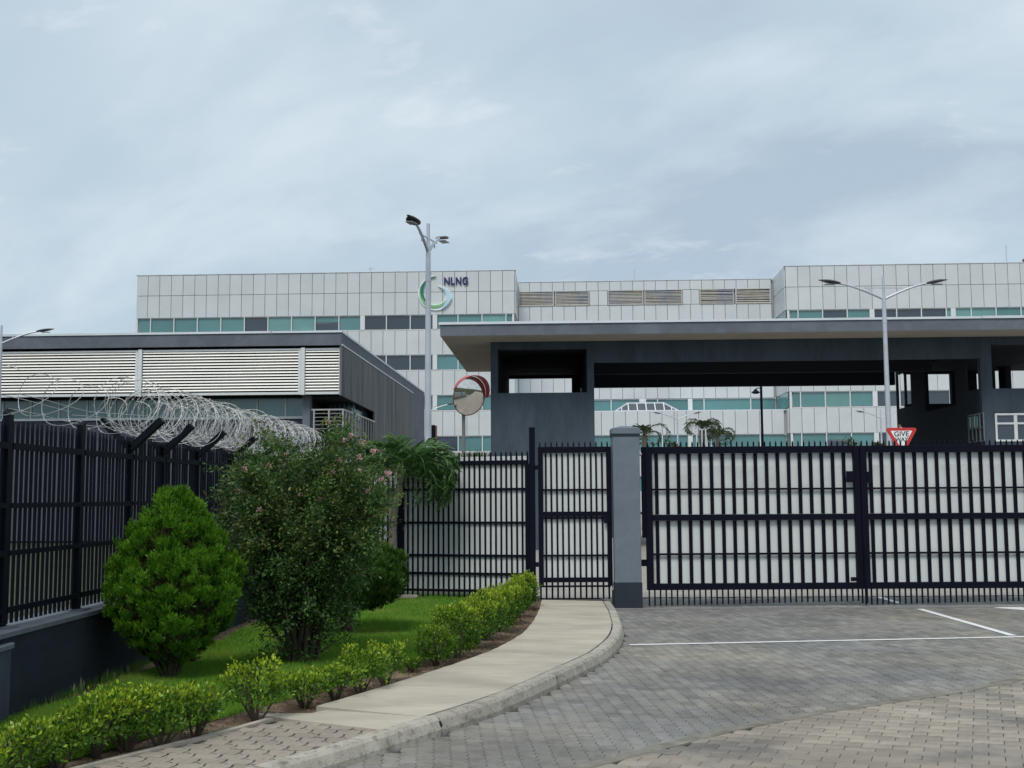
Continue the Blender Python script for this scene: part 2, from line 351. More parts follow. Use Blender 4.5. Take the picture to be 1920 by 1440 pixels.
s0 = 0.28; prof = [(0.0, -0.04), (0.0, 0.035), (0.022, KH-0.022), (0.042, KH), (KW, KH), (KW, -0.04)]
k = 0
while s0 < arc[-1]-0.05:
    s1 = min(s0+0.9, arc[-1]); mb = MB(); ns = 8; rings = []
    dz = random.uniform(-0.004, 0.004); dn = random.uniform(-0.006, 0.006)
    for i in range(ns+1):
        s = s0+0.006+(s1-s0-0.012)*i/ns; base = len(mb.v)
        for (d, z) in prof:
            j = random.uniform(-1, 1)*0.0018 if z > 0.05 else 0
            x, y = koff(s, d+dn+j); mb.v.append((x, y, z+dz*(z > 0)+j*0.6))
        rings.append(base)
    for a, b in zip(rings[:-1], rings[1:]):
        for q in range(len(prof)-1): mb.f.append((a+q, a+q+1, b+q+1, b+q)); mb.mi.append(0)
    for a in (rings[0], rings[-1]): mb.f.append(tuple(a+q for q in range(len(prof)))); mb.mi.append(0)
    mb.build('kerb_stone', M['kerb'], kerb); s0 = s1; k += 1

# raised concrete footpath slab
LE = [(0.43, 17.6), (0.375, 16.4), (0.30, 15.25), (0.215, 14.2), (0.10, 13.3), (-0.06, 12.55), (-0.207, 11.96), (-0.49, 11.15), (-0.774, 10.44), (-1.12, 9.62), (-1.483, 8.836)]
def dens(P, n=6):
    P = [np.array(p, float) for p in P]; o = []
    for a, b in zip(P[:-1], P[1:]):
        for i in range(n): o.append(a+(b-a)*i/n)
    o.append(P[-1]); o = np.array(o)
    q = o.copy()
    for _ in range(8): q[1:-1] = (q[:-2]+q[1:-1]*2+q[2:])/4
    return q
lef = dens(LE); lef[:, 0] += rng.normal(size=len(lef))*0.004
rgt = []
for i, p in enumerate(lef):
    tY = p[1] if i < len(lef)-1 else 8.5
    tY = 17.55-(17.55-8.5)*(17.6-p[1])/(17.6-8.836)
    rgt.append((kin(tY)-0.016, tY))
fp = struct('footpath')
sb = MB().strip([tuple(p) for p in lef], rgt, 0.0, 0.14)
ls_ = set((round(p[0], 6), round(p[1], 6)) for p in rgt)
sb.v = [(x, y, 0.1215 if (z > .1 and (round(x, 6), round(y, 6)) in ls_) else z) for x, y, z in sb.v]
sb.build('concrete_slab', M['concrete'], fp)
band = [(-1.93, 8.66), (-1.49, 8.66), (-1.40, 8.79), (-0.60, 8.47), (kin(8.04)-0.008, 8.04), (-1.66, 8.46)]
MB().prism([(x, y) for x, y in band][::-1], 0.0, 0.121).build('concrete_band', M['concrete'], fp)
# brick footway bedding and edging strip
EL = [(-1.73, 8.42), (-1.98, 7.92), (-2.54, 6.97), (-3.16, 6.0), (-3.9, 5.0)]
def elx(Y): return float(np.interp(Y, [p[1] for p in EL][::-1], [p[0] for p in EL][::-1]))
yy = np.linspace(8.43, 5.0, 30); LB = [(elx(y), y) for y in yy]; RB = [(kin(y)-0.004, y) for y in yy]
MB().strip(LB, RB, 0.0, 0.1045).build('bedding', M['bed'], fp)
MB().strip([(x-0.055, y+0.02) for x, y in LB], [(x+0.005, y+0.02) for x, y in LB], 0.0, 0.126).build('edging_strip', M['concrete'], fp)
def poly_clip_ok(x, y):
    return elx(y)-0.01 < x < kin(y)+0.03
def paver_mesh(outl, name, mt, inset=0.004, h=0.014, gap=0.002):
    mb = MB(); k = len(outl); c = np.mean(outl, 0)
    ex_, ey_ = np.ptp(np.array(outl)[:, 0])/2, np.ptp(np.array(outl)[:, 1])/2
    def ins(p, d):
        v = np.array(p)-c; return c+v*np.array([1-d/ex_, 1-d/ey_])
    lo = [ins(p, gap) for p in outl]; hi = [ins(p, gap+inset) for p in outl]
    mb.v = [(p[0], p[1], -h) for p in lo]+[(p[0], p[1], -0.003) for p in lo]+[(p[0], p[1], 0) for p in hi]
    for kk in (0, k):
        for i in range(k):
            j = (i+1) % k; mb.f.append((kk+i, kk+j, kk+k+j, kk+k+i)); mb.mi.append(0)
    mb.f.append(tuple(2*k+i for i in range(k))); mb.mi.append(0)
    return mb.mesh(name, mt)
# footway pavers: wavy interlocking blocks, running bond
Lp, Wp, am = 0.172, 0.132, 0.019
def wv(x): return am*sin(2*pi*x/(Lp)*2)*0.9
def fpo():
    o = []
    for x in (0, 0.125, 0.25, 0.375, 0.5, 0.625, 0.75, 0.875, 1.0): o.append((x*Lp, am*sin(2*pi*x*2)*0.75))
    o2 = [(x+0.012*(0 if 1 else 0), y+Wp) for x, y in o][::-1]
    o = o+[(Lp+0.014, Wp*0.5)]+o2+[(0.014, Wp*0.5)]
    return [(a-Lp/2, b-Wp/2) for a, b in o]
fpm = [paver_mesh(fpo(), 'footway_paver', M['footpaver'], inset=0.007, h=0.022, gap=0.008) for _ in range(1)]
rest = MB(); cand = []
an = radians(27); ca, sa = cos(an), sin(an)
for r in range(-30, 60):
    for c in range(-40, 60):
        u = (c+0.5*(r % 2))*Lp; v = r*Wp
        x = -1.6+u*cos(-0.12)-v*sin(-0.12); y = 7.0+u*sin(-0.12)+v*cos(-0.12)
        if 5.0 < y < 8.46 and poly_clip_ok(x, y):
            if y > 8.46+(x+1.73)*-0.43+0.01: continue
            cand.append((x, y))
cand.sort(key=lambda p: p[1] < 6.85 and 100+p[1] or p[1])
vis = [p for p in cand if p[1] >= 6.75][:290]; oth = [p for p in cand if p not in vis]
for (x, y) in vis:
    link('footway_paver', fpm[0], fp, (x, y, 0.1165+random.uniform(-.002, .002)), (random.uniform(-.012, .012), random.uniform(-.012, .012), -0.12+random.uniform(-.01, .01)))
if oth:
    me0 = fpm[0]; bmv = [v.co.copy() for v in me0.vertices]; bf = [tuple(p.vertices) for p in me0.polygons]
    for x, y in oth:
        n = len(rest.v); rest.v += [(x+v.x, y+v.y, 0.116+v.z) for v in bmv]; rest.f += [tuple(n+i for i in f) for f in bf]; rest.mi += [0]*len(bf)
    o = link('footway_paver_field', rest.mesh('footway_paver_field', M['footpaver']), fp); o['kind'] = 'stuff'

# road: bedding sheet + interlocking pavers
road = struct('road')
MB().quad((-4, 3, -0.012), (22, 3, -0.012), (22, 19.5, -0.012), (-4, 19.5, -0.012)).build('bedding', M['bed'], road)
BX = np.array([-3.0, -0.6, 0.42, 0.835, 1.655, 2.391, 3.62, 4.70, 8, 20]); BY = np.array([5.6, 6.9, 7.42, 7.85, 8.656, 9.218, 10.0, 10.82, 13.6, 24])
pw, pl, za = 0.112, 0.2, 0.010
side = [(0, 0), (.025, za), (.075, -za), (.125, za), (.175, -za), (.2, 0)]
ro = [(pw+dx, y) for y, dx in side]+[(dx, y) for y, dx in side[::-1]]
ro = [(a-pw/2, b-pl/2) for a, b in ro]
bo = [(a*1.2, b*1.0) for a, b in ro]
rpm = paver_mesh(ro, 'road_paver', M['paver'], inset=0.004, h=0.011); rpb = paver_mesh(bo, 'road_paver', M['paverbeige'], inset=0.005, h=0.011)
def np_template(me):
    return np.array([v.co[:] for v in me.vertices]), [tuple(p.vertices) for p in me.polygons]
def placefield(me, pts, rot, beige):
    tv, tf = np_template(me); c_, s_ = cos(rot), sin(rot); tv2 = tv.copy(); tv2[:, 0] = tv[:, 0]*c_-tv[:, 1]*s_; tv2[:, 1] = tv[:, 0]*s_+tv[:, 1]*c_
    pts = np.array(pts); n = len(pts)
    VV = (tv2[None]+np.concatenate([pts, rng.normal(size=(n, 1))*0.0011], 1)[:, None, :])
    tilt = rng.normal(size=(n, 2))*0.008
    VV[:, :, 2] += tv2[None, :, 0]*tilt[:, :1]+tv2[None, :, 1]*tilt[:, 1:]
    quads = np.array([f for f in tf if len(f) == 4]); top = [f for f in tf if len(f) != 4][0]
    tr = []
    for i in range(len(top)//2-1): tr.append((top[i], top[i+1], top[len(top)-2-i], top[len(top)-1-i]))
    F4 = np.concatenate([quads, np.array(tr)]) if 1 else quads
    FF = (F4[None]+(np.arange(n)*len(tv))[:, None, None]).reshape(-1, 4)
    return npmesh('road_paver_field', VV.reshape(-1, 3), FF, M['paverbeige'] if beige else M['paver'])
def rp_points(w_, l_, rot, beige):
    o = []; c_, s_ = cos(rot), sin(rot)
    nx, ny = int(30/w_), int(24/l_)
    for i in range(-nx//2, nx):
        for j in range(-ny//2, ny):
            u = i*w_; v = (j+0.5*(i % 2))*l_; x = 1+u*c_-v*s_; y = 6+u*s_+v*c_
            if not (4.6 < y < 19.4 and x < 13.5 and x > -4): continue
            if y < 17.55 and x < kx(y)-0.02: continue
            if y >= 17.55 and x < 1.52: continue
            by = np.interp(x, BX, BY)
            if beige != (y < by): continue
            if (not beige) and y < by: continue
            if y > 17.45 and y < 17.62: continue
            if abs(x) > (y*0.5+3.2): continue
            o.append((x, y))
    return o
for beige, me, w_, l_, rot in ((False, rpm, pw, pl, radians(4)), (True, rpb, pw*1.2, pl, radians(68))):
    pts = rp_points(w_, l_, rot, beige)
    inv = [p for p in pts if p[1] > 7.3]; inv.sort(key=lambda p: p[1]); nobj = 150; near = set(inv[:nobj])
    for x, y in inv[:nobj]:
        link('road_paver', me, road, (x, y, random.gauss(0, .001)), (random.gauss(0, .007), random.gauss(0, .007), rot))
    o = link('road_paver_field', placefield(me, [p for p in pts if p not in near], rot, beige), road); o['kind'] = 'stuff'
# concrete course between grey and beige paving
bxs = np.linspace(-1.5, 9.5, 40); bc = [(x, float(np.interp(x, BX, BY))) for x in bxs]
MB().strip([(x-0.03, y+0.055) for x, y in bc], [(x+0.02, y-0.055) for x, y in bc], -0.01, 0.003).build('concrete_course', mat('course_concrete', (0.20, 0.185, 0.16), 0.95, var=0.35, vscale=5, bump=0.4, spec=0.1), road)
MB().box(1.5, 17.44, -0.01, 12, 17.64, 0.007).build('gate_threshold', mat('threshold_concrete', (0.20, 0.195, 0.19), 0.95, var=0.15, vscale=4, bump=0.3, spec=0.1), road)
# painted marks
def mark(name, P):
    mb = MB(); mb.quad(*[(x, y, 0.0058) for x, y in P]); mb.build(name, M['paint'], road)
def linemark(name, a, b, wd):
    a, b = Vector(a), Vector(b); t = (b-a).normalized(); n = Vector((-t.y, t.x))*wd/2
    mark(name, [a-n, b-n, b+n, a+n])
linemark('white_line', (1.32, 13.35), (9.5, 14.27), 0.085)
linemark('lane_line', (5.97, 14.0), (6.0, 17.25), 0.10)
linemark('lane_line', (6.02, 18.15), (6.03, 19.3), 0.10)
mb = MB(); mb.quad((7.12, 17.36, .0058), (7.62, 16.75, .0058), (7.58, 17.1, .0058), (9.2, 17.1, .0058), (9.2, 17.32, .0058), (7.58, 17.32, .0058), (7.6, 17.62, .0058)); mb.build('arrow_mark', M['paint'], road)

# soil bed and lawn
soil = MB(); sn = 60
SY = np.linspace(4.5, 18.9, sn)
def sx_r(y):
    if y > 8.84: return float(np.interp(y, [p[1] for p in LE][::-1]+[19], [p[0] for p in LE][::-1]+[0.43]))+0.02
    if y > 8.42: return -1.75
    return elx(y)+0.0
gv = []; gf = []; nc = 24
for i, y in enumerate(SY):
    xl, xr = -3.75+0.03*(y-9), sx_r(y)
    for j in range(nc):
        x = xl+(xr-xl)*j/(nc-1); gv.append((x, y, 0.092+0.012*sin(x*9+y*4)*sin(y*7)+random.uniform(-.008, .008)-(0.0 if j < nc-1 else 0.01)))
for i in range(sn-1):
    for j in range(nc-1): gf.append((i*nc+j, i*nc+j+1, (i+1)*nc+j+1, (i+1)*nc+j))
me = bpy.data.meshes.new('soil'); me.from_pydata(gv, [], gf); me.materials.append(M['soil']); link('soil', me, kind='structure')
# lawn edges (X left / X right per Y)
LLy = [4.5, 8.0, 8.9, 9.6, 10.6, 11.5, 13.0, 14.5, 16.0, 19.0]; LLx = [-3.7, -3.66, -3.56, -3.46, -3.38, -3.32, -3.26, -3.22, -3.2, -3.2]
LRy = [4.5, 6.0, 6.9, 7.7, 8.3, 8.9, 9.6, 10.4, 11.2, 12.0, 13.0, 14.0, 16.0, 18.8]; LRx = [-4.2, -3.5, -2.9, -2.52, -2.27, -1.98, -1.66, -1.32, -0.97, -0.66, -0.44, -0.30, -0.05, 0.10]
def lawnx(y): return float(np.interp(y, LLy, LLx)), float(np.interp(y, LRy, LRx))
gv = []; gf = []; sn = 70; nc = 16; SY = np.linspace(4.8, 18.6, sn)
for i, y in enumerate(SY):
    a, b = lawnx(y); b = max(b, a+0.05)
    for j in range(nc):
        x = a+(b-a)*j/(nc-1); gv.append((x+random.uniform(-.02, .02), y, 0.112-(0.03 if j in (0, nc-1) else 0)))
for i in range(sn-1):
    for j in range(nc-1): gf.append((i*nc+j, i*nc+j+1, (i+1)*nc+j+1, (i+1)*nc+j))
me = bpy.data.meshes.new('lawn'); me.from_pydata(gv, [], gf); me.materials.append(M['turfbase']); link('lawn', me, kind='structure')
ng = 330000
y = rng.uniform(18.7**-0.6, 5.6**-0.6, ng)**(-1/0.6)
a = np.interp(y, LLy, LLx); b = np.maximum(np.interp(y, LRy, LRx), a); x = a+(b-a)*rng.uniform(-0.012, 1.012, ng)
dry = (np.sin(x*5+y*3)+np.sin(x*2.1-y*4.7)+rng.normal(size=ng)*0.8)
keep = (b-a > 0.1); x, y, dry = x[keep], y[keep], dry[keep]; n = len(x)
P = np.stack([x, y, np.full(n, 0.108)], 1); D = np.stack([rng.normal(size=n)*0.38, rng.normal(size=n)*0.38, np.ones(n)], 1)
ph = np.sin(x*7.3+1)*np.sin(y*5.1)+np.sin(x*2.2+y*3.3)
ln = rng.uniform(0.022, 0.05, n)*(1+0.3*ph)+0.008*rng.random(n); S = np.stack([np.ones(n), rng.normal(size=n)*0.5, np.zeros(n)], 1)
vx, fx = blades(P, D, S, ln, 0.0035+0.00028*y)
tint = np.repeat(np.clip(dry*0.22, 0, 0.7), 3)
o = link('grass', npmesh('grass', vx, fx, L['grass'], tint=tint)); o['kind'] = 'stuff'; o['label'] = 'short green lawn grass between the fence wall and the hedge'; o['category'] = 'grass'

# ================================================================== MAIN OFFICE BUILDING
YAW = -0.045
B = thing('office_building', 'long white panel-clad office block with teal window bands behind the gatehouse', 'building', (0, 110, 0), YAW)
DS = 0.0
panel_cache = {}
PC = [0]
stuffpan = MB()
def panel(x0, x1, z0, z1, dep, single=True, g=0.022):
    w_, h_ = x1-x0-2*g, z1-z0-2*g
    if w_ <= 0.05 or h_ <= 0.05: return
    if single and PC[0] < 296:
        key = (round(w_, 3), round(h_, 3))
        if key not in panel_cache:
            panel_cache[key] = MB().box(-w_/2, -0.09, -h_/2, w_/2, 0, h_/2).mesh('cladding_panel', M['panel'])
        link('cladding_panel', panel_cache[key], B, ((x0+x1)/2, dep+random.uniform(-.012, .0), (z0+z1)/2), (random.uniform(-.004, .004), 0, random.uniform(-.004, .004))); PC[0] += 1
    else:
        stuffpan.box(x0+g, dep-0.09, z0+g, x1-g, dep, z1-g)
def core(name, x0, x1, y0, y1, z0, z1): MB().box(x0, y0, z0, x1, y1, z1).build(name, M['panelshade'], B)
core('wall_core', -36.78, 0.20, 0.16, 30, 0, 23.4)
core('wall_core', 0.31, 26.2, 6.16, 30, 0, 23.3)
core('wall_core', 26.35, 62, 0.16, 30, 0, 23.4)
core('podium_core', 0.31, 26.2, 1.16, 6.0, 0, 9.7)
MB().box(0.31, 0.95, 9.7, 26.2, 6.0, 9.8).build('podium_roof', M['capmetal'], B)
P0 = 1.16
bands = [(17.8, 19.2), (13.85, 15.3), (9.92, 11.37), (5.99, 7.44), (2.1, 3.5)]
glass_mesh = {}
def pane(x0, x1, z0, z1, dep, kind, parent=None):
    """a window: glass leaf set back, thin mullion"""
    key = (round(x1-x0, 3), round(z1-z0, 3), kind)
    if key not in glass_mesh:
        w_, h_ = x1-x0, z1-z0; mb = MB().box(-w_/2+0.05, .05, -h_/2+0.06, w_/2-0.05, 0.09, h_/2-0.06)
        glass_mesh[key] = mb.mesh('window_pane', {'t': M['teal'], 'd': M['darkglass'], 'p': M['tealhi']}[kind])
    link('window_pane', glass_mesh[key], parent or B, ((x0+x1)/2, dep, (z0+z1)/2), (random.uniform(-.006, .006), 0, random.uniform(-.006, .006)))
def window_band(xa, xb, z0, z1, dep, pitch, darkf, piers=(), phase=0.0):
    fr = MB(); fr.box(xa, dep-0.10, z0-0.08, xb, dep+0.1, z0); fr.box(xa, dep-0.04, z1-0.05, xb, dep+0.1, z1)
    x = xa+phase
    edges = [xa]
    while x < xb-0.3:
        if x > xa+0.3: edges.append(x)
        x += pitch
    edges.append(xb)
    for p in piers:
        fr.box(p-0.22, dep-0.13, z0, p+0.22, dep+0.1, z1)
    for e in edges[1:-1]: fr.box(e-0.045, dep-0.09, z0, e+0.045, dep+0.1, z1)
    f = fr.build('window_frame', M['white'], B)
    for e0, e1 in zip(edges[:-1], edges[1:]):
        c = (e0+e1)/2; kd = darkf(c)
        if kd == 'h':
            zm = z0+(z1-z0)*0.52; pane(e0, e1, zm, z1, dep+0.03, 't', f); pane(e0, e1, z0, zm, dep+0.03, 'd', f)
        else: pane(e0, e1, z0, z1, dep+0.03, kd, f)
def dk_left(row):
    def f(c):
        if -14.4 < c < -7.4: return 'd'
        if row == 0 and -26.4 < c < -23.9: return 'd'
        if row == 0 and -19.2 < c < -16.7: return 'h'
        if row == 3 and random.random() < 0.35: return 'd'
        return 't' if random.random() < 0.75 else 'p'
    return f
def dk_right(row):
    def f(c):
        if 34.4 < c < 41.8: return 'd'
        if row == 0 and 29.4 < c < 31.8: return 'd'
        if row == 3: return 'h' if random.random() < 0.5 else 't'
        return 't' if random.random() < 0.7 else 'p'
    return f
for i, (z0, z1) in enumerate(bands):
    window_band(-36.55, 0.02, z0, z1, 0.0, 2.32, dk_left(i), piers=(-14.46, -7.42), phase=36.55-14.46-2.32*9)
    window_band(26.62, 61.8, z0, z1, 0.0, 2.32, dk_right(i), piers=(34.3, 41.9), phase=34.3-26.62-2.32*3)
# left wing cladding
xs = [0.30-P0*i for i in range(33)]
for i in range(32):
    x1, x0 = xs[i], max(xs[i+1], -36.78)
    panel(x0, x1, 21.42, 23.45, 0); panel(x0, x1, 19.2, 21.42, 0)
    for bi in range(4):
        top, bot = bands[bi][0]-0.08, bands[bi+1][1]
        seen = (bi == 0 and x1 > -16.5) or (bi == 1 and x1 > -12.5) or (bi == 2 and x1 > -8.6)
        panel(x0, x1, bot, top, 0, single=seen and x1 < -1.0 or (bi == 0 and x1 > -16.5))
    panel(x0, x1, 0.1, 2.02, 0, single=False)
xs = [26.25+P0*i for i in range(32)]
for i in range(30):
    x0, x1 = xs[i], xs[i+1]
    s_ = x0 < 49
    panel(x0, x1, 21.42, 23.45, 0, s_); panel(x0, x1, 19.2, 21.42, 0, s_)
    for bi in range(4):
        panel(x0, x1, bands[bi+1][1], bands[bi][0]-0.08, 0, single=(bi == 2 and x0 < 36))
    panel(x0, x1, 0.1, 2.02, 0, single=False)
# return walls of both wings (seen edge-on) with panels
for (xf, sgn) in ((0.30, 1), (26.25, -1)):
    for j in range(5):
        for (a_, b_) in [(21.42, 23.45), (19.2, 21.42)]+[(bands[k][1], bands[k-1][0]-0.08) for k in range(1, 5)]:
            stuffpan.box(xf, 0.1+j*1.16, a_+.03, xf+sgn*0.09, 0.04+(j+1)*1.16, b_-.03)
    for (z0, z1) in bands:
        MB().box(xf, 0.15, z0, xf+sgn*0.04, 5.9, z1).build('side_window', M['darkglass'] if xf < 1 else M['teal'], B)
# corner posts
for xc in (-36.72, 0.16, 26.43): MB().box(xc-0.1, -0.06, 0, xc+0.1, 0.2, 19.2).build('corner_post', M['white'], B)
# middle wing
xs = [0.42+P0*i for i in range(23)]
lou = [(0.42, 4.06), (4.16, 7.65), (9.5, 13.1), (13.2, 17.05), (18.75, 22.2), (22.35, 25.9)]
for i in range(22):
    x0, x1 = xs[i], min(xs[i+1], 26.1)
    panel(x0, x1, 22.38, 23.36, 6); panel(x0, x1, 18.6, 20.88, 6)
    panel(x0, x1, 15.3, 18.6, 6, single=False)
    panel(x0, x1, bands[2][1]-0.05, 13.8, 6, single=(1 < i))
    panel(x0, x1, 7.42, 9.75, 1.0, single=(5 < i))
    panel(x0, x1, 3.5, 5.9, 1.0, single=False)
    panel(x0, x1, 0.1, 2.02, 1.0, single=False)
for a_, b_ in ((7.67, 8.57), (8.57, 9.48), (17.07, 17.9), (17.9, 18.73)): panel(a_, b_, 20.88, 22.38, 6)
window_band(0.42, 26.1, 13.85, 15.3, 6, 2.32, lambda c: 't')
window_band(0.42, 26.1, 9.82, 11.3, 6, 4.64, lambda c: 't' if c < 21.5 or c > 24 else 'd', piers=(17.6,))
window_band(0.42, 26.1, 5.9, 7.42, 1.0, 4.64, lambda c: 't', piers=(17.0,))
window_band(0.42, 26.1, 2.1, 3.5, 1.0, 2.32, lambda c: 't')
for a_, b_ in lou:
    lv = MB().box(a_, 6.0, 20.93, b_, 6.015, 22.35).build('louvre', M['louvreback'], B)
    fr = MB().box(a_, 5.84, 20.88, a_+0.12, 5.99, 22.38).box(b_-0.12, 5.84, 20.88, b_, 5.99, 22.38).box(a_+.12, 5.84, 20.88, b_-.12, 5.99, 20.95).box(a_+.12, 5.84, 22.32, b_-.12, 5.99, 22.38).build('louvre_frame', M['louvredim'], lv)
    ms = MB().quad((a_+.12, 5.99, .075), (b_-.12, 5.99, .075), (b_-.12, 5.88, 0), (a_+.12, 5.88, 0)).quad((a_+.12, 5.88, 0), (b_-.12, 5.88, 0), (b_-.12, 5.885, -.05), (a_+.12, 5.885, -.05)).mesh('slat', M['louvredim'])
    for j in range(9): link('slat', ms, lv, (0, 0, 21.02+j*0.148), (0, random.uniform(-.0015, .0015), 0))
# parapet flashings
MB().box(-36.85, -0.14, 23.45, 0.42, 0.5, 23.52).build('parapet_flashing', M['capmetal'], B)
MB().box(0.43, 5.86, 23.36, 26.1, 6.5, 23.43).build('parapet_flashing', M['capmetal'], B)
MB().box(26.15, -0.14, 23.45, 62, 0.5, 23.52).build('parapet_flashing', M['capmetal'], B)
o = link('cladding_panel_field', stuffpan.mesh('cladding_panel_field', M['panel']), B); o['kind'] = 'stuff'
# glazed roof lantern over the entrance podium
ln_ = thing('roof_lantern', 'white framed glazed roof lantern with sloping ends seen under the gatehouse canopy', 'skylight', (0, 110, 9.8), YAW)
zb, zt = 0.0, 0.86
A_ = [(9.95, 1.6), (15.95, 1.6), (15.95, 5.2), (9.95, 5.2)]; T_ = [(11.2, 2.9), (14.65, 2.9), (14.65, 3.9), (11.2, 3.9)]
fr = MB(); gl = MB()
for k in range(4):
    a, b, c, d = A_[k], A_[(k+1) % 4], T_[(k+1) % 4], T_[k]
    gl.quad((*a, zb), (*b, zb), (*c, zt), (*d, zt))
    fr.bar((*a, zb), (*b, zb), .14, .14); fr.bar((*d, zt), (*c, zt), .14, .14); fr.bar((*a, zb), (*d, zt), .14, .14)
for i in range(1, 6):
    t = (i-1)/4; p = Vector((11.2+3.45*t, 2.87, zt)); q = Vector((11.2+3.45*t, 1.57, zb)); fr.bar(p, q, .10, .10)
for x in (10.55, 15.35):
    t = (x-9.95)/1.25 if x < 12 else (15.95-x)/1.3
    fr.bar((x, 1.55, zb), (x, 1.6+1.3*t, zt*t), .08, .08)
gl.quad((*T_[0], zt), (*T_[1], zt), (*T_[2], zt), (*T_[3], zt)); gl.build('glazing', M['darkglass'], ln_); fr.build('frame', M['white'], ln_)
MB().box(12.35, 3.1, 0.93, 13.0, 3.7, 1.3).build('vent_box', M['white'], ln_)
# lightning rods
for x, h, d, lab in ((-13.9, 0.75, 1.0, 'short metal mast with a crossbar on the left wing roof'), (12.3, 1.35, 7.0, 'thin lightning rod standing on the lower middle roof'), (47.9, 2.2, 2.0, 'thin tall aerial at the right end of the roof')):
    r = thing('roof_mast', lab, 'mast', (x*cos(YAW)-d*sin(YAW)*1, 110+x*sin(YAW)+d*cos(YAW), 23.4), YAW)
    MB().tube([(0, 0, 0), (0, 0, h)], 0.045, 5).build('rod', M['steel'], r)
    MB().box(-0.28, -.03, h*0.8, 0.28, .03, h*0.8+0.07).build('crossbar', M['steel'], r) if x < 0 else MB().tube([(0, 0, 0), (0, 0, .2)], .09, 6).build('socket', M['steel'], r)
lg = thing('obstruction_lamp', 'small red lamp housing at the far right roof edge', 'lamp', (49.75*cos(YAW)-2*sin(YAW), 110+49.75*sin(YAW)+2*cos(YAW), 23.4), YAW)
MB().box(-.25, -.2, 0, .25, .2, .5, 0.05).build('bracket', M['steel'], lg); MB().box(-.3, -.25, .5, .3, .25, .85, .08).build('red_lens', M['brick'], lg)
# logo and letters (stand proud of the cladding)
S = thing('company_sign', 'green and blue swirl emblem with dark blue letters NLNG high on the white facade', 'sign', (0, 110, 0), YAW)
CX, CZ, RO = -7.33, 21.3, 1.66
def crescent(th0, th1, wf, ro=RO, cx=0, cz=0, n=48, dep=(-0.30, -0.2)):
    mb = MB(); P1 = []; P2 = []
    for i in range(n+1):
        t = i/n; th = radians(th0+(th1-th0)*t); wo, wi = wf(t)
        P1.append((CX+cx+cos(th)*(ro-wo), CZ+cz+sin(th)*(ro-wo))); P2.append((CX+cx+cos(th)*(ro-wi), CZ+cz+sin(th)*(ro-wi)))
    for i in range(n):
        a, b, c, d = P1[i], P1[i+1], P2[i+1], P2[i]
        for y0 in dep: mb.quad(*[(p[0], y0, p[1]) for p in (a, b, c, d)])
        mb.quad((a[0], dep[0], a[1]), (b[0], dep[0], b[1]), (b[0], dep[1], b[1]), (a[0], dep[1], a[1]))
        mb.quad((d[0], dep[0], d[1]), (c[0], dep[0], c[1]), (c[0], dep[1], c[1]), (d[0], dep[1], d[1]))
    return mb
bump_ = lambda t, p=0.7: max(sin(pi*t), 0)**p
def spiral(tho, ro_, thi, ri_, th0, th1, grow=0.0):
    def wf(t):
        th = th0+(th1-th0)*t; return (RO-np.interp(th, tho, ro_)-grow, RO-np.interp(th, thi, ri_)+grow)
    return wf
TO = [92, 130, 320, 340, 354, 379, 405, 430]; RO_ = [1.63, 1.66, 1.68, 1.66, 1.50, 1.10, .86, .72]
TI = [92, 120, 160, 200, 250, 290, 320, 341, 363, 390, 430]; RI_ = [1.58, 1.45, 1.28, 1.20, 1.18, 1.16, 1.12, 1.04, .88, .78, .68]
crescent(92, 430, spiral(TO, RO_, TI, RI_, 92, 430, .03), dep=(-.20, -.12), n=90).build('emblem_backing', M['lg4'], S)
crescent(88, 250, spiral([88, 130, 180, 250], [1.64, 1.60, 1.52, 1.36], [88, 120, 160, 200, 250], [1.57, 1.43, 1.24, 1.16, 1.22], 88, 250), dep=(-.24, -.203)).build('dark_green_swoosh', M['lg1'], S)
crescent(150, 335, spiral([150, 240, 335], [1.60, 1.52, 1.30], [150, 200, 250, 290, 335], [1.58, 1.40, 1.24, 1.18, 1.24], 150, 335), dep=(-.28, -.243)).build('light_green_swoosh', M['lg2'], S)
crescent(288, 428, spiral(TO, [r-.04 for r in RO_], [288, 310, 341, 363, 390, 428], [1.60, 1.36, 1.10, .93, .80, .68], 288, 428), dep=(-.32, -.283)).build('pale_blue_swoosh', M['lg3'], S)
x = -6.52
for ch in 'NLNG':
    me = text_mesh(ch, 1.0, 0.05, 0.03); me.materials.clear(); me.materials.append(M['navy'])
    xs_ = [v.co.x for v in me.vertices]; wdt = max(xs_)-min(xs_)
    for v in me.vertices: v.co.x = (v.co.x-min(xs_))*0.80
    link('letter', me, S, (x, -0.2, 22.12), (pi/2, 0, 0)); x += wdt*0.80+0.10

# ================================================================== GATEHOUSE
GH = thing('gatehouse', 'dark slate-grey security gatehouse with wide flat canopy roof over the driveway', 'building', (0, 35, 0), -0.039)
MB().box(-2.2, 0, 6.607, 22, 0.25, 6.95).box(-2.2, 0.25, 6.607, -1.95, 10.3, 6.95).box(-1.95, 10.05, 6.607, 22, 10.3, 6.95).build('roof_fascia', M['fascia'], GH)
MB().box(-2.19, 0.01, 6.60, 22, 10.29, 6.606).build('soffit', M['soffit'], GH)
MB().box(-1.95, 0.25, 6.7, 22, 10.05, 6.9).build('roof_slab', M['fascia'], GH)
MB().box(-2.24, -0.04, 6.952, 2.5, 0.3, 7.03).box(2.52, -0.035, 6.952, 14.2, 0.3, 7.02).box(14.22, -0.04, 6.952, 22, 0.3, 7.03).box(-2.24, .3, 6.952, -1.9, 10.33, 7.03).build('roof_flashing', M['capmetal'], GH)
W = MB()
F0, F1 = 1.5, 1.75
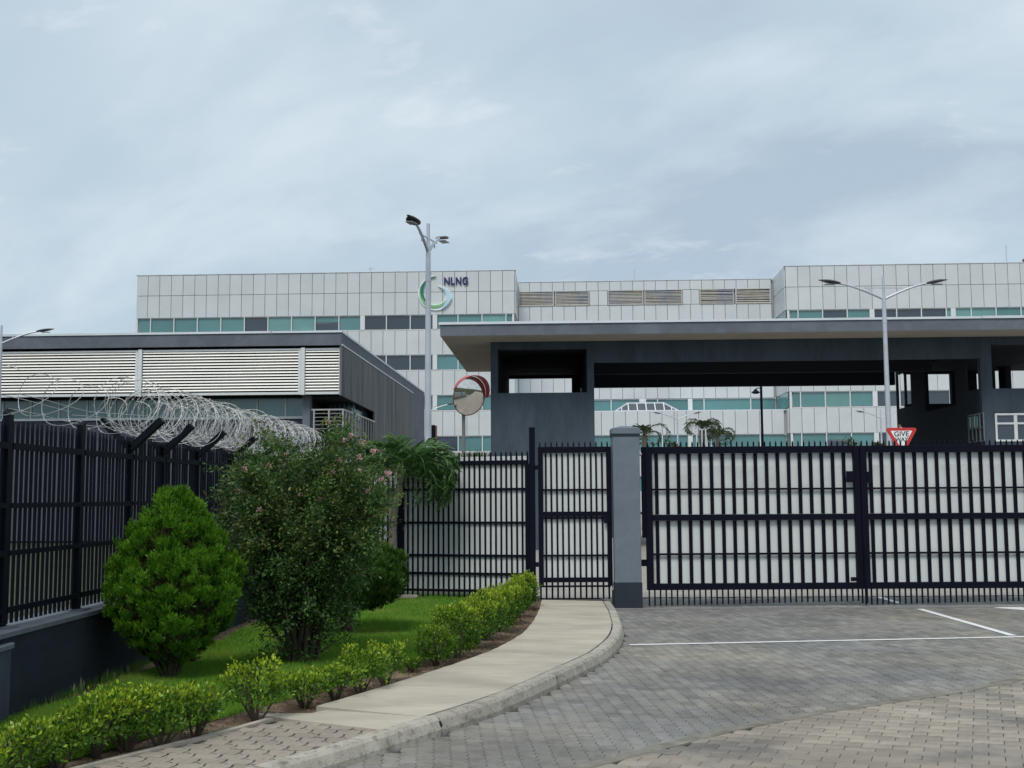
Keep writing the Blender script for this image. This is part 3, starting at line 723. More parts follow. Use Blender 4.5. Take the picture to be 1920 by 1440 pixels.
W.box(-.74, F0, 0, 2.55, F1, 4.96); W.box(-.74, F0, 4.96, -.51, F1, 6.36); W.box(2.33, F0, 4.96, 2.55, F1, 6.36); W.box(-.74, F0, 6.36, 2.55, F1, 6.597)
W.box(2.553, F0+.003, 5.92, 14.647, F1, 6.597)
W.box(14.65, F0, 0, 15.0, F1, 6.597); W.box(15.003, F0+.002, 6.36, 18.2, F1, 6.597)
W.box(15.003, F0+.002, 4.2, 18.2, F1, 4.96); W.box(15.003, F0+.002, 0, 18.2, F1, 3.28); W.box(16.95, F0+.002, 3.283, 18.2, F1, 4.197)
W.build('front_wall', M['slate'], GH)
I = MB()
I.box(-.74, F1+.003, 0, -.5, 10, 6.59)                                     # left side wall
I.box(2.3, F1+.003, 0, 2.547, 2.2, 6.59); I.box(2.3, 2.2, 0, 2.547, 9.6, 5.88); I.box(2.3, 2.2, 5.88, 2.547, 9.9, 6.59)
I.box(-.5, 9.75, 0, 2.3, 10, 5.4); I.box(-.5, 9.75, 6.27, 2.3, 10, 6.59); I.box(1.95, 9.752, 5.4, 2.3, 9.998, 6.27)
I.box(2.55, 9.75, 5.88, 14.4, 10, 6.59); I.box(2.55, 5.4, 5.95, 14.4, 5.7, 6.59)
# right block: side wall with openings
def sidewall(x0, x1, opens, zl, zh):
    I.box(x0, F1+.003, 0, x1, 10.4, zl); I.box(x0, F1+.003, zh, x1, 10.4, 6.59)
    y = F1+.003
    for a, b in opens:
        if a > y: I.box(x0, y, zl, x1, a, zh)
        y = b
    I.box(x0, y, zl, x1, 10.4, zh)
sidewall(14.6, 14.67, [(F1+.003, 2.7), (3.7, 7.0), (8.4, 9.2), (9.33, 10.25)], 4.62, 6.3)
for a_, b_ in ((F1+.003, 2.7), (8.4, 9.2), (9.33, 10.25)): I.box(14.602, a_, 4.62, 14.668, b_, 4.97)
sidewall(18.0, 18.2, [(2.0, 8.2), (8.9, 9.75)], 4.5, 6.36)
I.box(14.78, 9.75, 0, 18.0, 10, 5.13); I.box(14.78, 9.75, 6.29, 18, 10, 6.59)
for a_, b_ in ((15.05, 15.66), (16.53, 17.13), (17.2, 17.5), (17.76, 17.95)): I.box(a_, 9.752, 5.13, b_, 9.998, 6.29)
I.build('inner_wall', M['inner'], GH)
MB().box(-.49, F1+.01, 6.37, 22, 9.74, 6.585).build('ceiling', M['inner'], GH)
def gh_window(xa, xb, z0, z1, y, n):
    f = MB(); fw_ = 0.06
    f.box(xa, y-.06, z0, xb, y+.04, z0+fw_).box(xa, y-.06, z1-fw_, xb, y+.04, z1).box(xa, y-.06, z0+fw_, xa+fw_, y+.04, z1-fw_).box(xb-fw_, y-.06, z0+fw_, xb, y+.04, z1-fw_)
    wd = (xb-xa)/n; zm = z0+(z1-z0)*0.64
    for i in range(1, n): f.box(xa+wd*i-.05, y-.055, z0+fw_, xa+wd*i+.05, y+.04, z1-fw_)
    for i in range(n): f.box(xa+wd*i+.051, y-.05, zm-.03, xa+wd*(i+1)-.051, y+.04, zm+.03)
    o = f.build('window', M['white'], GH)
    for i in range(n):
        for a, b in ((z0, zm), (zm, z1)):
            MB().box(xa+wd*i+.04, y-.01, a+.04, xa+wd*(i+1)-.04, y+.02, b-.04).build('window_pane', M['darkglass'], o)
gh_window(15.03, 16.92, 3.30, 4.18, F0+.06, 3)
sw = MB()
for i in range(5): sw.box(14.56, 1.22+i*.33, 3.3, 14.595, 1.26+i*.33, 4.2)
for z in (3.3, 3.72, 4.16): sw.box(14.563, 1.26, z, 14.592, 2.54, z+.04)
MB().box(14.70, F1+.1, 3.3, 14.9, 2.5, 4.2).build('guard_room', M['inner'], GH)
sw.build('side_window', M['fascia'], GH)
for i in range(4):
    MB().box(14.585, 1.77+.2*i, 3.78, 14.598, 1.9+.2*i, 4.13).build('window_pane', M['tealhi'], GH)
MB().box(0.1, 5.2, 6.05, 1.9, 5.35, 6.12).build('ceiling_lamp', M['fascia'], GH)

# ================================================================== LEFT BUILDING (louvred)
LB_ = thing('louvred_building', 'low grey building with white horizontal louvre screens behind the razor wire', 'building', (0, 45, 0), YAW)
XE = -6.77
MB().box(-34, 0.0, 7.70, XE, 0.3, 8.2).box(XE-.3, .3, 7.72, XE, 27.2, 8.2).build('roof_fascia', M['fascia'], LB_)
MB().box(-34, -.04, 8.203, -9.6, .34, 8.29).box(-9.55, -.045, 8.203, XE+.03, .34, 8.28).box(XE-.34, .345, 8.203, XE+.03, 27.2, 8.28).build('roof_flashing', M['capmetal'], LB_)
MB().box(-34, 0.3, 7.9, XE-.3, 27, 8.1).build('roof_slab', M['fascia'], LB_)
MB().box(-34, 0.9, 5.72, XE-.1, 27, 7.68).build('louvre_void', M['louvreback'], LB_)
for a_, b_ in ((-33.9, -27.0), (-26.85, -20.9), (-20.7, -14.98), (-14.78, -8.40), (-8.22, XE)):
    lv = MB().box(a_, 0.19, 5.87, b_-.1, 0.22, 7.52).build('louvre_screen', M['louvreback'], LB_)
    f = MB().box(a_, 0.10, 5.76, b_, 0.3, 5.86).box(a_, .1, 7.53, b_, .3, 7.60)
    f.box(b_-.10, .1, 5.863, b_, .3, 7.527).build('screen_frame', M['white'], lv)
    for j in range(14):
        z = 5.92+j*0.1175
        MB().quad((a_, .10, z), (b_-.1, .10, z), (b_-.1, .15, z+.068), (a_, .15, z+.068)).quad((a_, .105, z-.004), (b_-.1, .105, z-.004), (b_-.1, .155, z+.062), (a_, .155, z+.062)).build('slat', M['louvre'], lv)
for x in (-26.92, -20.8, -14.88, -8.31): MB().box(x-.075, .05, 5.74, x+.075, .31, 7.62).build('screen_post', M['white'], LB_)
# lower storeys
MB().box(-34, 1.0, 0, -8.4, 26, 4.85).build('lower_wall', mat('left_wall', (0.085, 0.09, 0.12), 0.85, var=0.1, bump=0.1, spec=0.2), LB_)
MB().box(-34, .9, 4.853, -8.38, 1.3, 4.95).build('window_sill', M['white'], LB_)
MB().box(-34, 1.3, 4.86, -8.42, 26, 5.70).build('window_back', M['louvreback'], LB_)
x = -33.8
while x < -8.8:
    x2 = min(x+1.17, -8.45)
    MB().box(x+.03, 1.15, 4.96, x2-.03, 1.18, 5.70).build('window_pane', M['teal'], LB_)
    MB().box(x2-.03, 1.10, 4.955, x2+.03, 1.2, 5.70).build('mullion', M['white'], LB_); x = x2
MB().box(-8.4, 0.5, 0, -8.1, .9, 5.75).build('column', mat('left_column', (0.14, 0.16, 0.19), 0.8, spec=.2), LB_)
MB().box(-8.1, 4, 0, XE-.3, 26, 5.7).build('recess_wall', M['darkglass'], LB_)
for i in range(6): MB().box(-8.0+i*.2, 3.9, 4.3, -7.95+i*.2, 3.99, 5.7).build('glazing_bar', M['teal'], LB_)
MB().box(-8.1, .6, 4.0, XE, 4, 4.15).build('balcony_slab', M['fascia'], LB_)
sp = MB()
sp.quad((XE+.02, 0.02, 5.70), (XE+.02, 8.0, 5.62), (XE+.02, 8.0, 7.70), (XE+.02, 0.02, 7.72)); sp.quad((XE-.06, 0.02, 5.70), (XE-.06, 8.0, 5.62), (XE-.06, 8.0, 7.70), (XE-.06, 0.02, 7.72))
sp.quad((XE+.02, 0.02, 5.70), (XE+.02, 0.02, 7.72), (XE-.06, 0.02, 7.72), (XE-.06, 0.02, 5.70)); sp.quad((XE+.02, 0.02, 5.70), (XE+.02, 8, 5.62), (XE-.06, 8, 5.62), (XE-.06, .02, 5.70))
sp.build('side_panel', M['board'], LB_)
MB().box(XE-.06, 8.03, 0, XE+.02, 14.6, 7.70).build('side_panel', M['board'], LB_); MB().box(XE-.06, 14.64, 0, XE+.02, 21.6, 7.70).build('side_panel', M['board'], LB_)
MB().box(XE-.3, 21.7, 0, XE, 27.2, 7.718).build('side_wall', M['fascia'], LB_)
MB().box(XE-.02, 0.02, 7.69, XE+.05, 21.6, 7.74).build('side_trim', M['capmetal'], LB_)
rl = MB().box(-8.0, .3, 5.13, XE+.06, .36, 5.19).box(XE, .363, 5.13, XE+.06, 8.0, 5.19)
for z in (4.4, 4.55, 4.7, 4.85, 5.0): rl.box(-7.95, .32, z, XE, .34, z+.02)
rl.build('balcony_rail', M['rail'], LB_)
bmesh_ = MB().box(-.03, -.03, 0, .03, .03, 1.0).mesh('baluster', M['rail'])
for x in (-7.9, -7.3, XE+.03): link('baluster', bmesh_, LB_, (x, .33, 4.13))
for i in range(1, 12): link('baluster', bmesh_, LB_, (XE+.03, .33+i*.66, 4.13))

# ================================================================== LAMPS
def street_lamp(x, y, zj, ang, label, cat='street lamp', arm=1.30, rise=0.47, head=0.62, zb=0.0):
    t = thing('street_lamp', label, cat, (x, y, zb), ang, 'double-armed street lamps')
    MB().tube([(0, 0, 0), (0, 0, zj*.5), (0, 0, zj*.85), (0, 0, zj)], [.095, .078, .062, .058], 12).tube([(0, 0, zj), (0, 0, zj+.62)], [.045, .04], 10).tube([(0, 0, zj-.75), (0, 0, zj-.6)], .068, 12).build('pole', M['steel'], t, smooth=False)
    for s in (-1, 1):
        pts = [(s*arm*u, 0, zj-.06+rise*(1-(1-u)**1.35)) for u in np.linspace(0, 1, 9)]
        MB().tube(pts, [.04-.012*u for u in np.linspace(0, 1, 9)], 8).build('arm', M['steel'], t)
        mb = MB(); n = 10; K = []
        for i in range(n+1):
            u = i/n; hw = 0.16*(sin(pi*min(u*1.02+.12, 1))**.55 if u < 1 else .15); hw = max(hw, .035); th = .045*(sin(pi*(u*.85+.12)))**.7
            xx = s*(arm-.04+head*u); zz_ = zj-.06+rise+.10*u
            K.append([(xx, -hw, zz_), (xx, -hw*.6, zz_+th), (xx, hw*.6, zz_+th), (xx, hw, zz_), (xx, hw*.75, zz_-th*.7), (xx, -hw*.75, zz_-th*.7)])
        for a, b in zip(K[:-1], K[1:]):
            for j in range(6): mb.quad(a[j], a[(j+1) % 6], b[(j+1) % 6], b[j])
        mb.quad(*K[0]); mb.quad(*K[-1]); h = mb.build('lamp_head', M['lamp'], t)
        MB().box(s*(arm+.12), -.09, zj+rise-.10, s*(arm+.42), .09, zj+rise-.085).build('lens', M['lampglass'], h)
    MB().box(-.55, -.012, zj+.26, .55, .012, zj+.285).box(-.42, -.012, zj+.12, -.39, .012, zj+.26).box(.39, -.012, zj+.12, .42, .012, zj+.26).build('brace', M['steel'], t)
    return t
street_lamp(-1.94, 26.5, 7.44, math.atan2(1.07, .335), 'tall street lamp in front of the emblem, one arm reaching towards the viewer', arm=.76, head=.52, rise=.50)
street_lamp(10.79, 33, 7.37, 0.02, 'tall double-armed street lamp in front of the right roof canopy')
street_lamp(-18.78, 42, 7.44, 0.10, 'street lamp at the left picture edge beside the louvred building')
street_lamp(V(1270, 785, 88).x, 88, 7.5, 0.05, 'distant double-armed lamp below the canopy beside the palm trees')
street_lamp(V(1652, 800, 85).x, 85, 7.3, 0.05, 'distant lamp whose left arm shows above the give way sign')
street_lamp(V(804, 772, 78).x, 78, 7.5, 0.05, 'distant lamp half hidden behind the convex traffic mirror')
p = V(1427, 728, 50)
t = thing('yard_lamp', 'black post lamp with one hanging head in front of the office block', 'lamp post', (p.x, 50, 0))
MB().tube([(0, 0, 0), (0, 0, p.z+.3)], .055, 8).tube([(0, 0, p.z-.02), (-.12, 0, p.z+.02), (-.24, 0, p.z-.05)], .02, 6).build('pole', M['black'], t)
MB().tube([(-.24, 0, p.z-.02), (-.24, 0, p.z-.1), (-.24, 0, p.z-.18), (-.24, 0, p.z-.24)], [.03, .09, .2, .1], 12).build('lamp_head', M['black'], t)

# convex mirror
t = thing('traffic_mirror', 'round convex traffic mirror with a red hood on a grey post', 'mirror', (-1.06, 25.1, 0))
MB().tube([(0, 0, 0), (0, 0, 3.75)], .038, 10).build('post', mat('mirror_post', (0.16, 0.15, 0.15), .6), t)
mc = Vector((0.13, -.12, 3.87)); mn = Vector((.60, -.75, -.24)).normalized(); ml = Vector((-.15, -.0, 1)); ml = (ml-mn*ml.dot(mn)).normalized(); msd = mn.cross(ml)

mb = MB(); n = 40; rg = 10; RM = .425; ids = []
for i in range(rg+1):
    r = RM*i/rg; h = .10*(1-(i/rg)**2); row = []
    for j in range(n):
        th = 2*pi*j/n; row.append(len(mb.v)); mb.v.append(tuple(mc+ml*cos(th)*r+msd*sin(th)*r+mn*h))
    ids.append(row)
for i in range(rg):
    for j in range(n): mb.f.append((ids[i][j], ids[i][(j+1) % n], ids[i+1][(j+1) % n], ids[i+1][j])); mb.mi.append(0)
face = mb.build('mirror_face', M['mirror'], t, smooth=True)
rim = MB().tube([mc+ml*cos(2*pi*j/n)*RM+msd*sin(2*pi*j/n)*RM for j in range(n+1)], .011, 6, cap=False).build('rim', M['brick'], t)
mb = MB(); n = 40; prev = None; HS = radians(14)
for j in range(n+1):
    th = radians(-84+168*j/n)-HS; e = .17*max(cos((th+HS)*1.02), 0)**.6; q = ml*cos(th)+msd*sin(th)
    row = [mc+q*(RM+.02), mc+q*(RM+.05)+mn*e, mc+q*(RM+.062)+mn*e, mc+q*(RM+.032)-mn*.02]
    if prev:
        for k in range(4): mb.quad(prev[k], row[k], row[(k+1) % 4], prev[(k+1) % 4])
    prev = row
mb.build('hood', M['redpale'], t)
MB().tube([mc-mn*.09, mc-mn*.02], .36, 20).tube([(0, 0, 3.7), mc-mn*.05], .03, 6).build('mirror_back', M['steel'], t)

# give way sign
gp = V(1689, 802, 30)
t = thing('give_way_sign', 'red and white triangular GIVE WAY sign on a white post behind the gate', 'traffic sign', (gp.x, 30, 0))
def tri(hw, rad, y, zc, cut=1.0):
    pts = []; Hh = hw*2*.866; cs = [(-hw, Hh/3), (hw, Hh/3), (0, -2*Hh/3)]
    for k, (cx, cz) in enumerate(cs):
        v = Vector((cx, cz)); c = v*(1-rad*2/v.length); a0 = [150, 30, -90][k]
        for a in np.linspace(a0+60, a0-60, 7): pts.append((c.x+rad*cos(radians(a)), y, zc+c.y+rad*sin(radians(a))))
    return pts
def plate(pts, th):
    mb = MB(); mb.quad(*pts); mb.quad(*[(a, b+th, c) for a, b, c in pts][::-1])
    for i in range(len(pts)):
        a, b = pts[i], pts[(i+1) % len(pts)]; mb.quad(a, b, (b[0], b[1]+th, b[2]), (a[0], a[1]+th, a[2]))
    return mb
zc = gp.z-.25
plate(tri(.43, .05, -.03, zc), .008).build('sign_plate', M['red'], t)
plate(tri(.285, .012, -.036, zc+.005), .004).build('sign_face', M['signwhite'], t)
for tx, sz, zo in (('GIVE', .185, .025), ('WAY', .145, -.105)):
    me = text_mesh(tx, sz, .001, .0025); me.materials.clear(); me.materials.append(M['ink'])
    xs_ = [v.co.x for v in me.vertices]; mid = (max(xs_)+min(xs_))/2
    for v in me.vertices: v.co.x -= mid
    link('lettering', me, t, (0, -.039, zc+zo), (pi/2, 0, 0))
MB().tube([(0, .02, 0), (0, .02, zc+.27)], .035, 10).build('post', M['signwhite'], t)
MB().box(-.06, -.02, zc+.27, .0, .03, zc+.33, .01).build('post_clamp', M['brick'], t)

# rusty post by left building, flags
p = V(813, 797, 34)
t = thing('rusty_post', 'short rust-brown post with a paler side just right of the tall lamp', 'post', (p.x, 34, 0))
MB().box(-.09, -.06, 0, .05, .06, p.z, .01).build('post', M['black'], t); MB().box(.055, -.05, 0, .10, .05, p.z-.02, .008).build('post_side', M['brick'], t)
for px_, mtn, lab in ((1306, 'flagpale', 'pale green flag hanging limp, leftmost of the three'), (1316, 'flagnavy', 'dark blue flag hanging limp between two pale ones'), (1323, 'flagwhite', 'white flag hanging limp from a pole before the palm')):
    p = V(px_, 806, 54); t = thing('flagpole', lab, 'flag', (p.x, 54, 0), 0, 'flags in front of the office block')
    MB().tube([(0, 0, 0), (0, 0, p.z+.05)], .03, 6).build('pole', M['white'], t)
    mb = MB(); K = []
    for i in range(9):
        u = i/8; K.append([(.03+.26*u*v-.12*v*(1-u)*0, .05*sin(v*9+u*3), p.z-1.5*u-.25*v*(1-u)) for v in (0, .33, .66, 1)])
    for a, b in zip(K[:-1], K[1:]):
        for j in range(3): mb.quad(a[j], a[j+1], b[j+1], b[j])
    mb.build('flag', M[mtn], t, smooth=True)

# ================================================================== GATES, PILLAR, BACK FENCE
GY = 17.8
pl_ = thing('gate_pillar', 'square grey painted gate pillar with capped top and dark painted foot', 'pillar', (V(1175, 900, 17.62).x, 17.62, 0))
pw_ = .205
MB().box(-pw_, 0, .391, pw_, .41, 2.62, .008).build('shaft', M['pillar'], pl_)
MB().box(-pw_-.008, -.008, -.02, pw_+.008, .418, .39, .006).build('dark_foot', M['plinth'], pl_)
MB().box(-pw_-.008, -.008, 2.60, pw_+.008, .418, 2.64).build('painted_cap_shadow', M['plinth'], pl_)  # dark band under the cap, its shadow line put in as colour
MB().box(-pw_-.012, -.012, 2.641, pw_+.012, .422, 2.725, .006).build('cap', M['pillar'], pl_)
mb = MB(); q = pw_+.012
b_ = [(-q+.01, -.01, 2.7255), (q-.01, -.01, 2.7255), (q-.01, .42, 2.7255), (-q+.01, .42, 2.7255)]; t_ = [(-.06, .15, 2.765), (.06, .15, 2.765), (.06, .27, 2.765), (-.06, .27, 2.765)]
for k in range(4): mb.quad(b_[k], b_[(k+1) % 4], t_[(k+1) % 4], t_[k])
mb.quad(*t_); mb.build('cap_top', M['pillar'], pl_)

picket_cache = {}
def picket(parent, x, y, z0, z1, w_=.024, d=.02, tip=True, mt='black', name='picket'):
    key = (round(z1-z0, 2), w_, d, tip, mt)
    if key not in picket_cache:
        h = z1-z0; mb = MB()
        if tip:
            mb.box(-w_/2, -d/2, 0, w_/2, d/2, h-.035); n = len(mb.v)
            mb.v += [(-w_/2, -d/2, h-.035), (w_/2, -d/2, h-.035), (w_/2, d/2, h-.035), (-w_/2, d/2, h-.035), (0, 0, h)]
            mb.f += [(n, n+1, n+4), (n+1, n+2, n+4), (n+2, n+3, n+4), (n+3, n, n+4)]; mb.mi += [0]*4
        else: mb.box(-w_/2, -d/2, 0, w_/2, d/2, h)
        picket_cache[key] = mb.mesh('picket', M[mt])
    return link(name, picket_cache[key], parent, (x+random.gauss(0, .0008), y, z0), (0, random.gauss(0, .0015), 0))

def vehicle_gate(xa, xb, label, left_stile, right_stile):
    """black steel leaf, sheeted behind; local origin at xa"""
    t = thing('vehicle_gate', label, 'gate', (xa, GY, 0), 0, 'double vehicle gate')
    wd = xb-xa; st = .095
    # frame
    for (x0, x1) in ((0, left_stile), (wd-right_stile, wd)): MB().box(x0, -.05, .26, x1, .05, 2.44, .004).build('stile', M['black'], t)
    a, b = left_stile+.002, wd-right_stile-.002
    for z0, z1 in ((2.335, 2.44), (1.31, 1.40), (.26, .355)): MB().box(a, -.048, z0, b, .048, z1, .004).build('frame_rail', M['black'], t)
    for zc_ in (1.785, .80): MB().box(a, -.03, zc_-.015, b, -.005, zc_+.015).build('thin_rail', M['black'], t)
    # sheet
    MB().box(a, .022, .357, b, .028, 1.308).box(a, .022, 1.402, b, .028, 2.333).build('sheet', M['sheet'], t)
    MB().box(a, .018, .357, b, .0215, .375).box(a, .018, 1.402, b, .0215, 1.42).box(a, .0195, 1.79, b, .0215, 2.15).build('sheet_seam', mat('seam', (.53, .555, .55), .6), t)
    n = int((b-a)/.17)
    for i in range(n):
        x = a+.07+i*.17
        for z0, z1 in ((.357, 1.308), (1.402, 2.333)): MB_bar(t, x, z0, z1)
    x = .03; i = 0
    while x < wd-.02:
        picket(t, x, 0, .02+.055*min(1, x/3.2)*(1 if left_stile < .15 else 1)+(.0 if left_stile < .13 else .05), .259, w_=.022, tip=False)
        picket(t, x+.01, 0, 2.441, 2.53, w_=.022); x += .0862
    return t
bar_cache = {}
def MB_bar(t, x, z0, z1):
    key = round(z1-z0, 3)
    if key not in bar_cache:
        h = z1-z0; bar_cache[key] = MB().box(-.027, -.014, 0, -.003, .018, h).box(-.0028, -.004, 0, .027, .017, h).mesh('picket', M['black'])
    link('picket', bar_cache[key], t, (x, 0, z0))
xa1 = V(1209, 843, GY).x; xm = V(1609.5, 841, GY).x; wleaf = xm-xa1
g1 = vehicle_gate(xa1, xm-.006, 'left leaf of the black barred vehicle gate, beside the grey pillar', .10, .09)
g2 = vehicle_gate(xm+.006, xm+wleaf, 'right leaf of the black barred vehicle gate, under the give way sign', .10, .10)
MB().box(wleaf-.22, -.075, 1.88, wleaf-.10, -.051, 2.05, .005).build('lock_plate', M['black'], g1)
MB().box(.09, -.06, 1.87, .155, -.049, 2.04).build('lock_plate', M['black'], g2)
MB().box(wleaf-.045, -.065, .05, wleaf-.02, -.052, .9).build('drop_bolt', M['black'], g1)
MB().box(.02, -.065, .05, .045, -.052, .9).build('drop_bolt', M['black'], g2)
MB().box(wleaf-.20, -.06, .38, wleaf-.1, -.049, .44).build('bolt_keeper', M['black'], g1)
MB().box(-.06, -.02, 1.05, -.003, .03, 2.44).build('hinge_plate', M['black'], g1)
MB().tube([(-.12, 0, 2.33), (-.05, 0, 2.33)], .025, 8).build('hinge_pin', M['steel'], g1); MB().box(-.1, -.02, .62, -.003, .03, .72).build('hinge', M['black'], g1)

# pedestrian gate
xp0, xp1 = V(1008.5, 840, GY).x, V(1145, 840, GY).x
pg = thing('pedestrian_gate', 'narrow black barred pedestrian gate at the end of the concrete footpath', 'gate', (xp0, GY, .12)); wd = xp1-xp0; z = -.12
for x0, x1 in ((0, .075), (wd-.07, wd)): MB().box(x0, -.04, .33+z, x1, .04, 2.45+z, .004).build('stile', M['black'], pg)
for z0, z1 in ((2.36, 2.45), (1.385, 1.455), (.385, .455)): MB().box(.077, -.038, z0+z, wd-.072, .038, z1+z, .003).build('frame_rail', M['black'], pg)
for zc_ in (1.79, 1.36, .79, .325): MB().box(.04, -.032, zc_-.014+z, wd-.03, -.006, zc_+.014+z).build('thin_rail', M['black'], pg)
MB().box(.077, .010, .457+z, wd-.072, .016, 1.383+z).box(.077, .010, 1.457+z, wd-.072, .016, 2.358+z).build('sheet', M['sheet'], pg)
for i in range(13):
    x = .02+i*.0865*(wd/1.12)
    if x < wd: picket(pg, x+.01, -.0, .13+z, 2.35+z, w_=.028, d=.014, tip=False); picket(pg, x+.01, 0, 2.452+z, 2.54+z, w_=.022)
MB().box(wd-.12, -.06, 1.28+z, wd-.03, -.041, 1.42+z).build('latch', M['black'], pg)
MB().box(wd-.005, -.02, .15, wd+.015, .0, 1.05+z).build('side_strip', M['white'], pg)
for zz_ in (2.1, .62): MB().box(-.06, -.03, zz_+z, -.002, .03, zz_+.07+z).build('hinge', M['black'], pg)

xg = V(998, 900, GY+.05).x
pf = thing('gate_post', 'tall black steel post between the back fence and the pedestrian gate', 'post', (xg, GY+.05, .1))
MB().box(-.045, -.045, 0, .045, .045, 2.64, .004).build('post', M['black'], pf)
MB().box(-.05, -.05, 2.6401, .05, .05, 2.655).build('post_cap', M['black'], pf)
# back fence from corner to gate post
X0, Y0, X1, Y1 = -3.35, 18.95, xg-.06, 17.92
bf = thing('back_fence', 'black picket fence with pale sheeting behind the palm and hedge', 'fence', (X0, Y0, .11), math.atan2(Y1-Y0, X1-X0))
Lb = math.hypot(X1-X0, Y1-Y0); z = -.11
MB().box(0, -.03, 2.19+z, Lb, .01, 2.255+z, .003).build('top_rail', M['black'], bf)
for zc_ in (1.81, 1.29, .78, .50, .235): MB().box(0, -.025, zc_-.017+z, Lb, .008, zc_+.017+z).build('rail', M['black'], bf)
MB().box(0, .0095, .26+z, Lb, .016, 2.32+z).build('sheet', M['sheet'], bf)
x = .03
while x < Lb: picket(bf, x, -.008, .10+z, 2.40+z, w_=.027, d=.014); x += .086
for x in (.02, 1.65, Lb*.999): MB().box(x-.035, -.06, .05+z, x+.035, .02, 2.2+z).build('post', M['black'], bf)
fx = thing('fence_footing', 'small pale concrete footing block under the back fence beside the palm trunk', 'footing', (G(785, 1113, .12).x-.12, 18.35, .09)); MB().box(-.17, -.12, 0, .17, .12, .07, .012).build('block', M['concrete'], fx)

# ================================================================== LEFT FENCE ON PLINTH WALL
def fxl(Y): return -3.85+0.035*(Y-9)
pwl = thing('plinth_wall', 'low dark grey rendered wall under the left picket fence', 'wall', (0, 0, 0))
MB().quad((-3.66-.03*4.5, 4.5, .02), (-3.66+.03*10.3, 19.3, .02), (-3.66+.03*10.3, 19.3, .70), (-3.66-.03*4.5, 4.5, .70)).prism([(-3.66-.03*4.5, 4.5), (-3.66+.03*10.3, 19.3), (-4.05+.03*10.3, 19.3), (-4.05-.03*4.5, 4.5)], .0, .70).build('wall', M['plinthwall'], pwl)
MB().prism([(-3.66-.03*4.5+.015, 4.5), (-3.66+.03*10.3+.015, 19.3), (-4.07+.03*10.3, 19.3), (-4.205, 4.5)], .701, .735).build('coping', M['wallcap'], pwl)
MB().prism([(-3.75, 4.6), (-3.62, 4.6), (-3.615, 8.40), (-3.63, 8.47), (-3.66, 8.52), (-3.69, 8.52)], 0.0, .63).build('pier', M['plinthwall'], pwl)
MB().prism([(-3.75, 4.6), (-3.60, 4.6), (-3.60, 8.42), (-3.62, 8.50), (-3.65, 8.545), (-3.70, 8.545)], .631, .66).build('pier_coping', M['wallcap'], pwl)
lf = thing('left_fence', 'tall black steel picket fence on the dark wall along the left side', 'fence', (0, 0, 0))
posts = [5.2, 6.4, 7.6, 8.79, 10.16, 11.35, 12.3, 13.5, 14.9, 16.2, 17.5, 18.85]
for i, Y in enumerate(posts):
    hw = .04 if i in (3, 4) else .022; tz = 2.36 if i < 5 else 2.27
    mb = MB().box(fxl(Y)-.02, Y-hw, .735, fxl(Y)+.03, Y+hw, tz-.06)
    a, b, c, d = (fxl(Y)-.02, Y-hw), (fxl(Y)+.03, Y-hw), (fxl(Y)+.03, Y+hw), (fxl(Y)-.02, Y+hw)
    mb.quad((*a, tz-.06), (*b, tz-.06), (*b, tz-.02), (*a, tz+.0)).quad((*d, tz-.06), (*c, tz-.06), (*c, tz+.02), (*d, tz+.04)).quad((*a, tz), (*b, tz-.02), (*c, tz+.02), (*d, tz+.04)).quad((*b, tz-.06), (*c, tz-.06), (*c, tz+.02), (*b, tz-.02)).quad((*a, tz-.06), (*d, tz-.06), (*d, tz+.04), (*a, tz))
    mb.build('post', M['fence'], lf)
    MB().box(fxl(Y)-.08, Y-.09, .7352, fxl(Y)+.10, Y+.09, .747).build('base_plate', M['wallcap'], lf)
    if i > 4:
        for s in (-1, 1):
            MB().bar((fxl(Y)+.015, Y, tz-.08), (fxl(Y)+.015+s*.30, Y, tz+.20), .06, .10, up=(0, 1, 0)).build('wire_arm', M['fence'], lf)
for Ya, Yb in zip(posts[:-1], posts[1:]):
    for z0, z1 in ((2.08, 2.13), (1.63, 1.67), (1.27, 1.31), (.84, .885)):
        MB().bar((fxl(Ya)+.02, Ya+.05, (z0+z1)/2), (fxl(Yb)+.02, Yb-.05, (z0+z1)/2), z1-z0, .03, up=(1, 0, 0)).build('rail', M['fence'], lf)
Y = 5.3
pk = MB(); pk.box(-.009, -.0125, 0, .009, .0125, 1.50); n = len(pk.v)
pk.v += [(-.009, -.0125, 1.5), (.009, -.0125, 1.5), (.009, .0125, 1.5), (-.009, .0125, 1.5), (-.009, -.002, 1.55), (.009, -.002, 1.55)]
pk.f += [(n, n+1, n+5, n+4), (n+1, n+2, n+5), (n+2, n+3, n+4, n+5), (n+3, n, n+4)]; pk.mi += [0]*4; pkm = pk.mesh('picket', M['fence'])
while Y < 18.8:
    if min(abs(Y-p_) for p_ in posts) > .055: link('picket', pkm, lf, (fxl(Y)-.005, Y, .755), (random.gauss(0, .002), random.gauss(0, .002), 0))
    Y += .0855
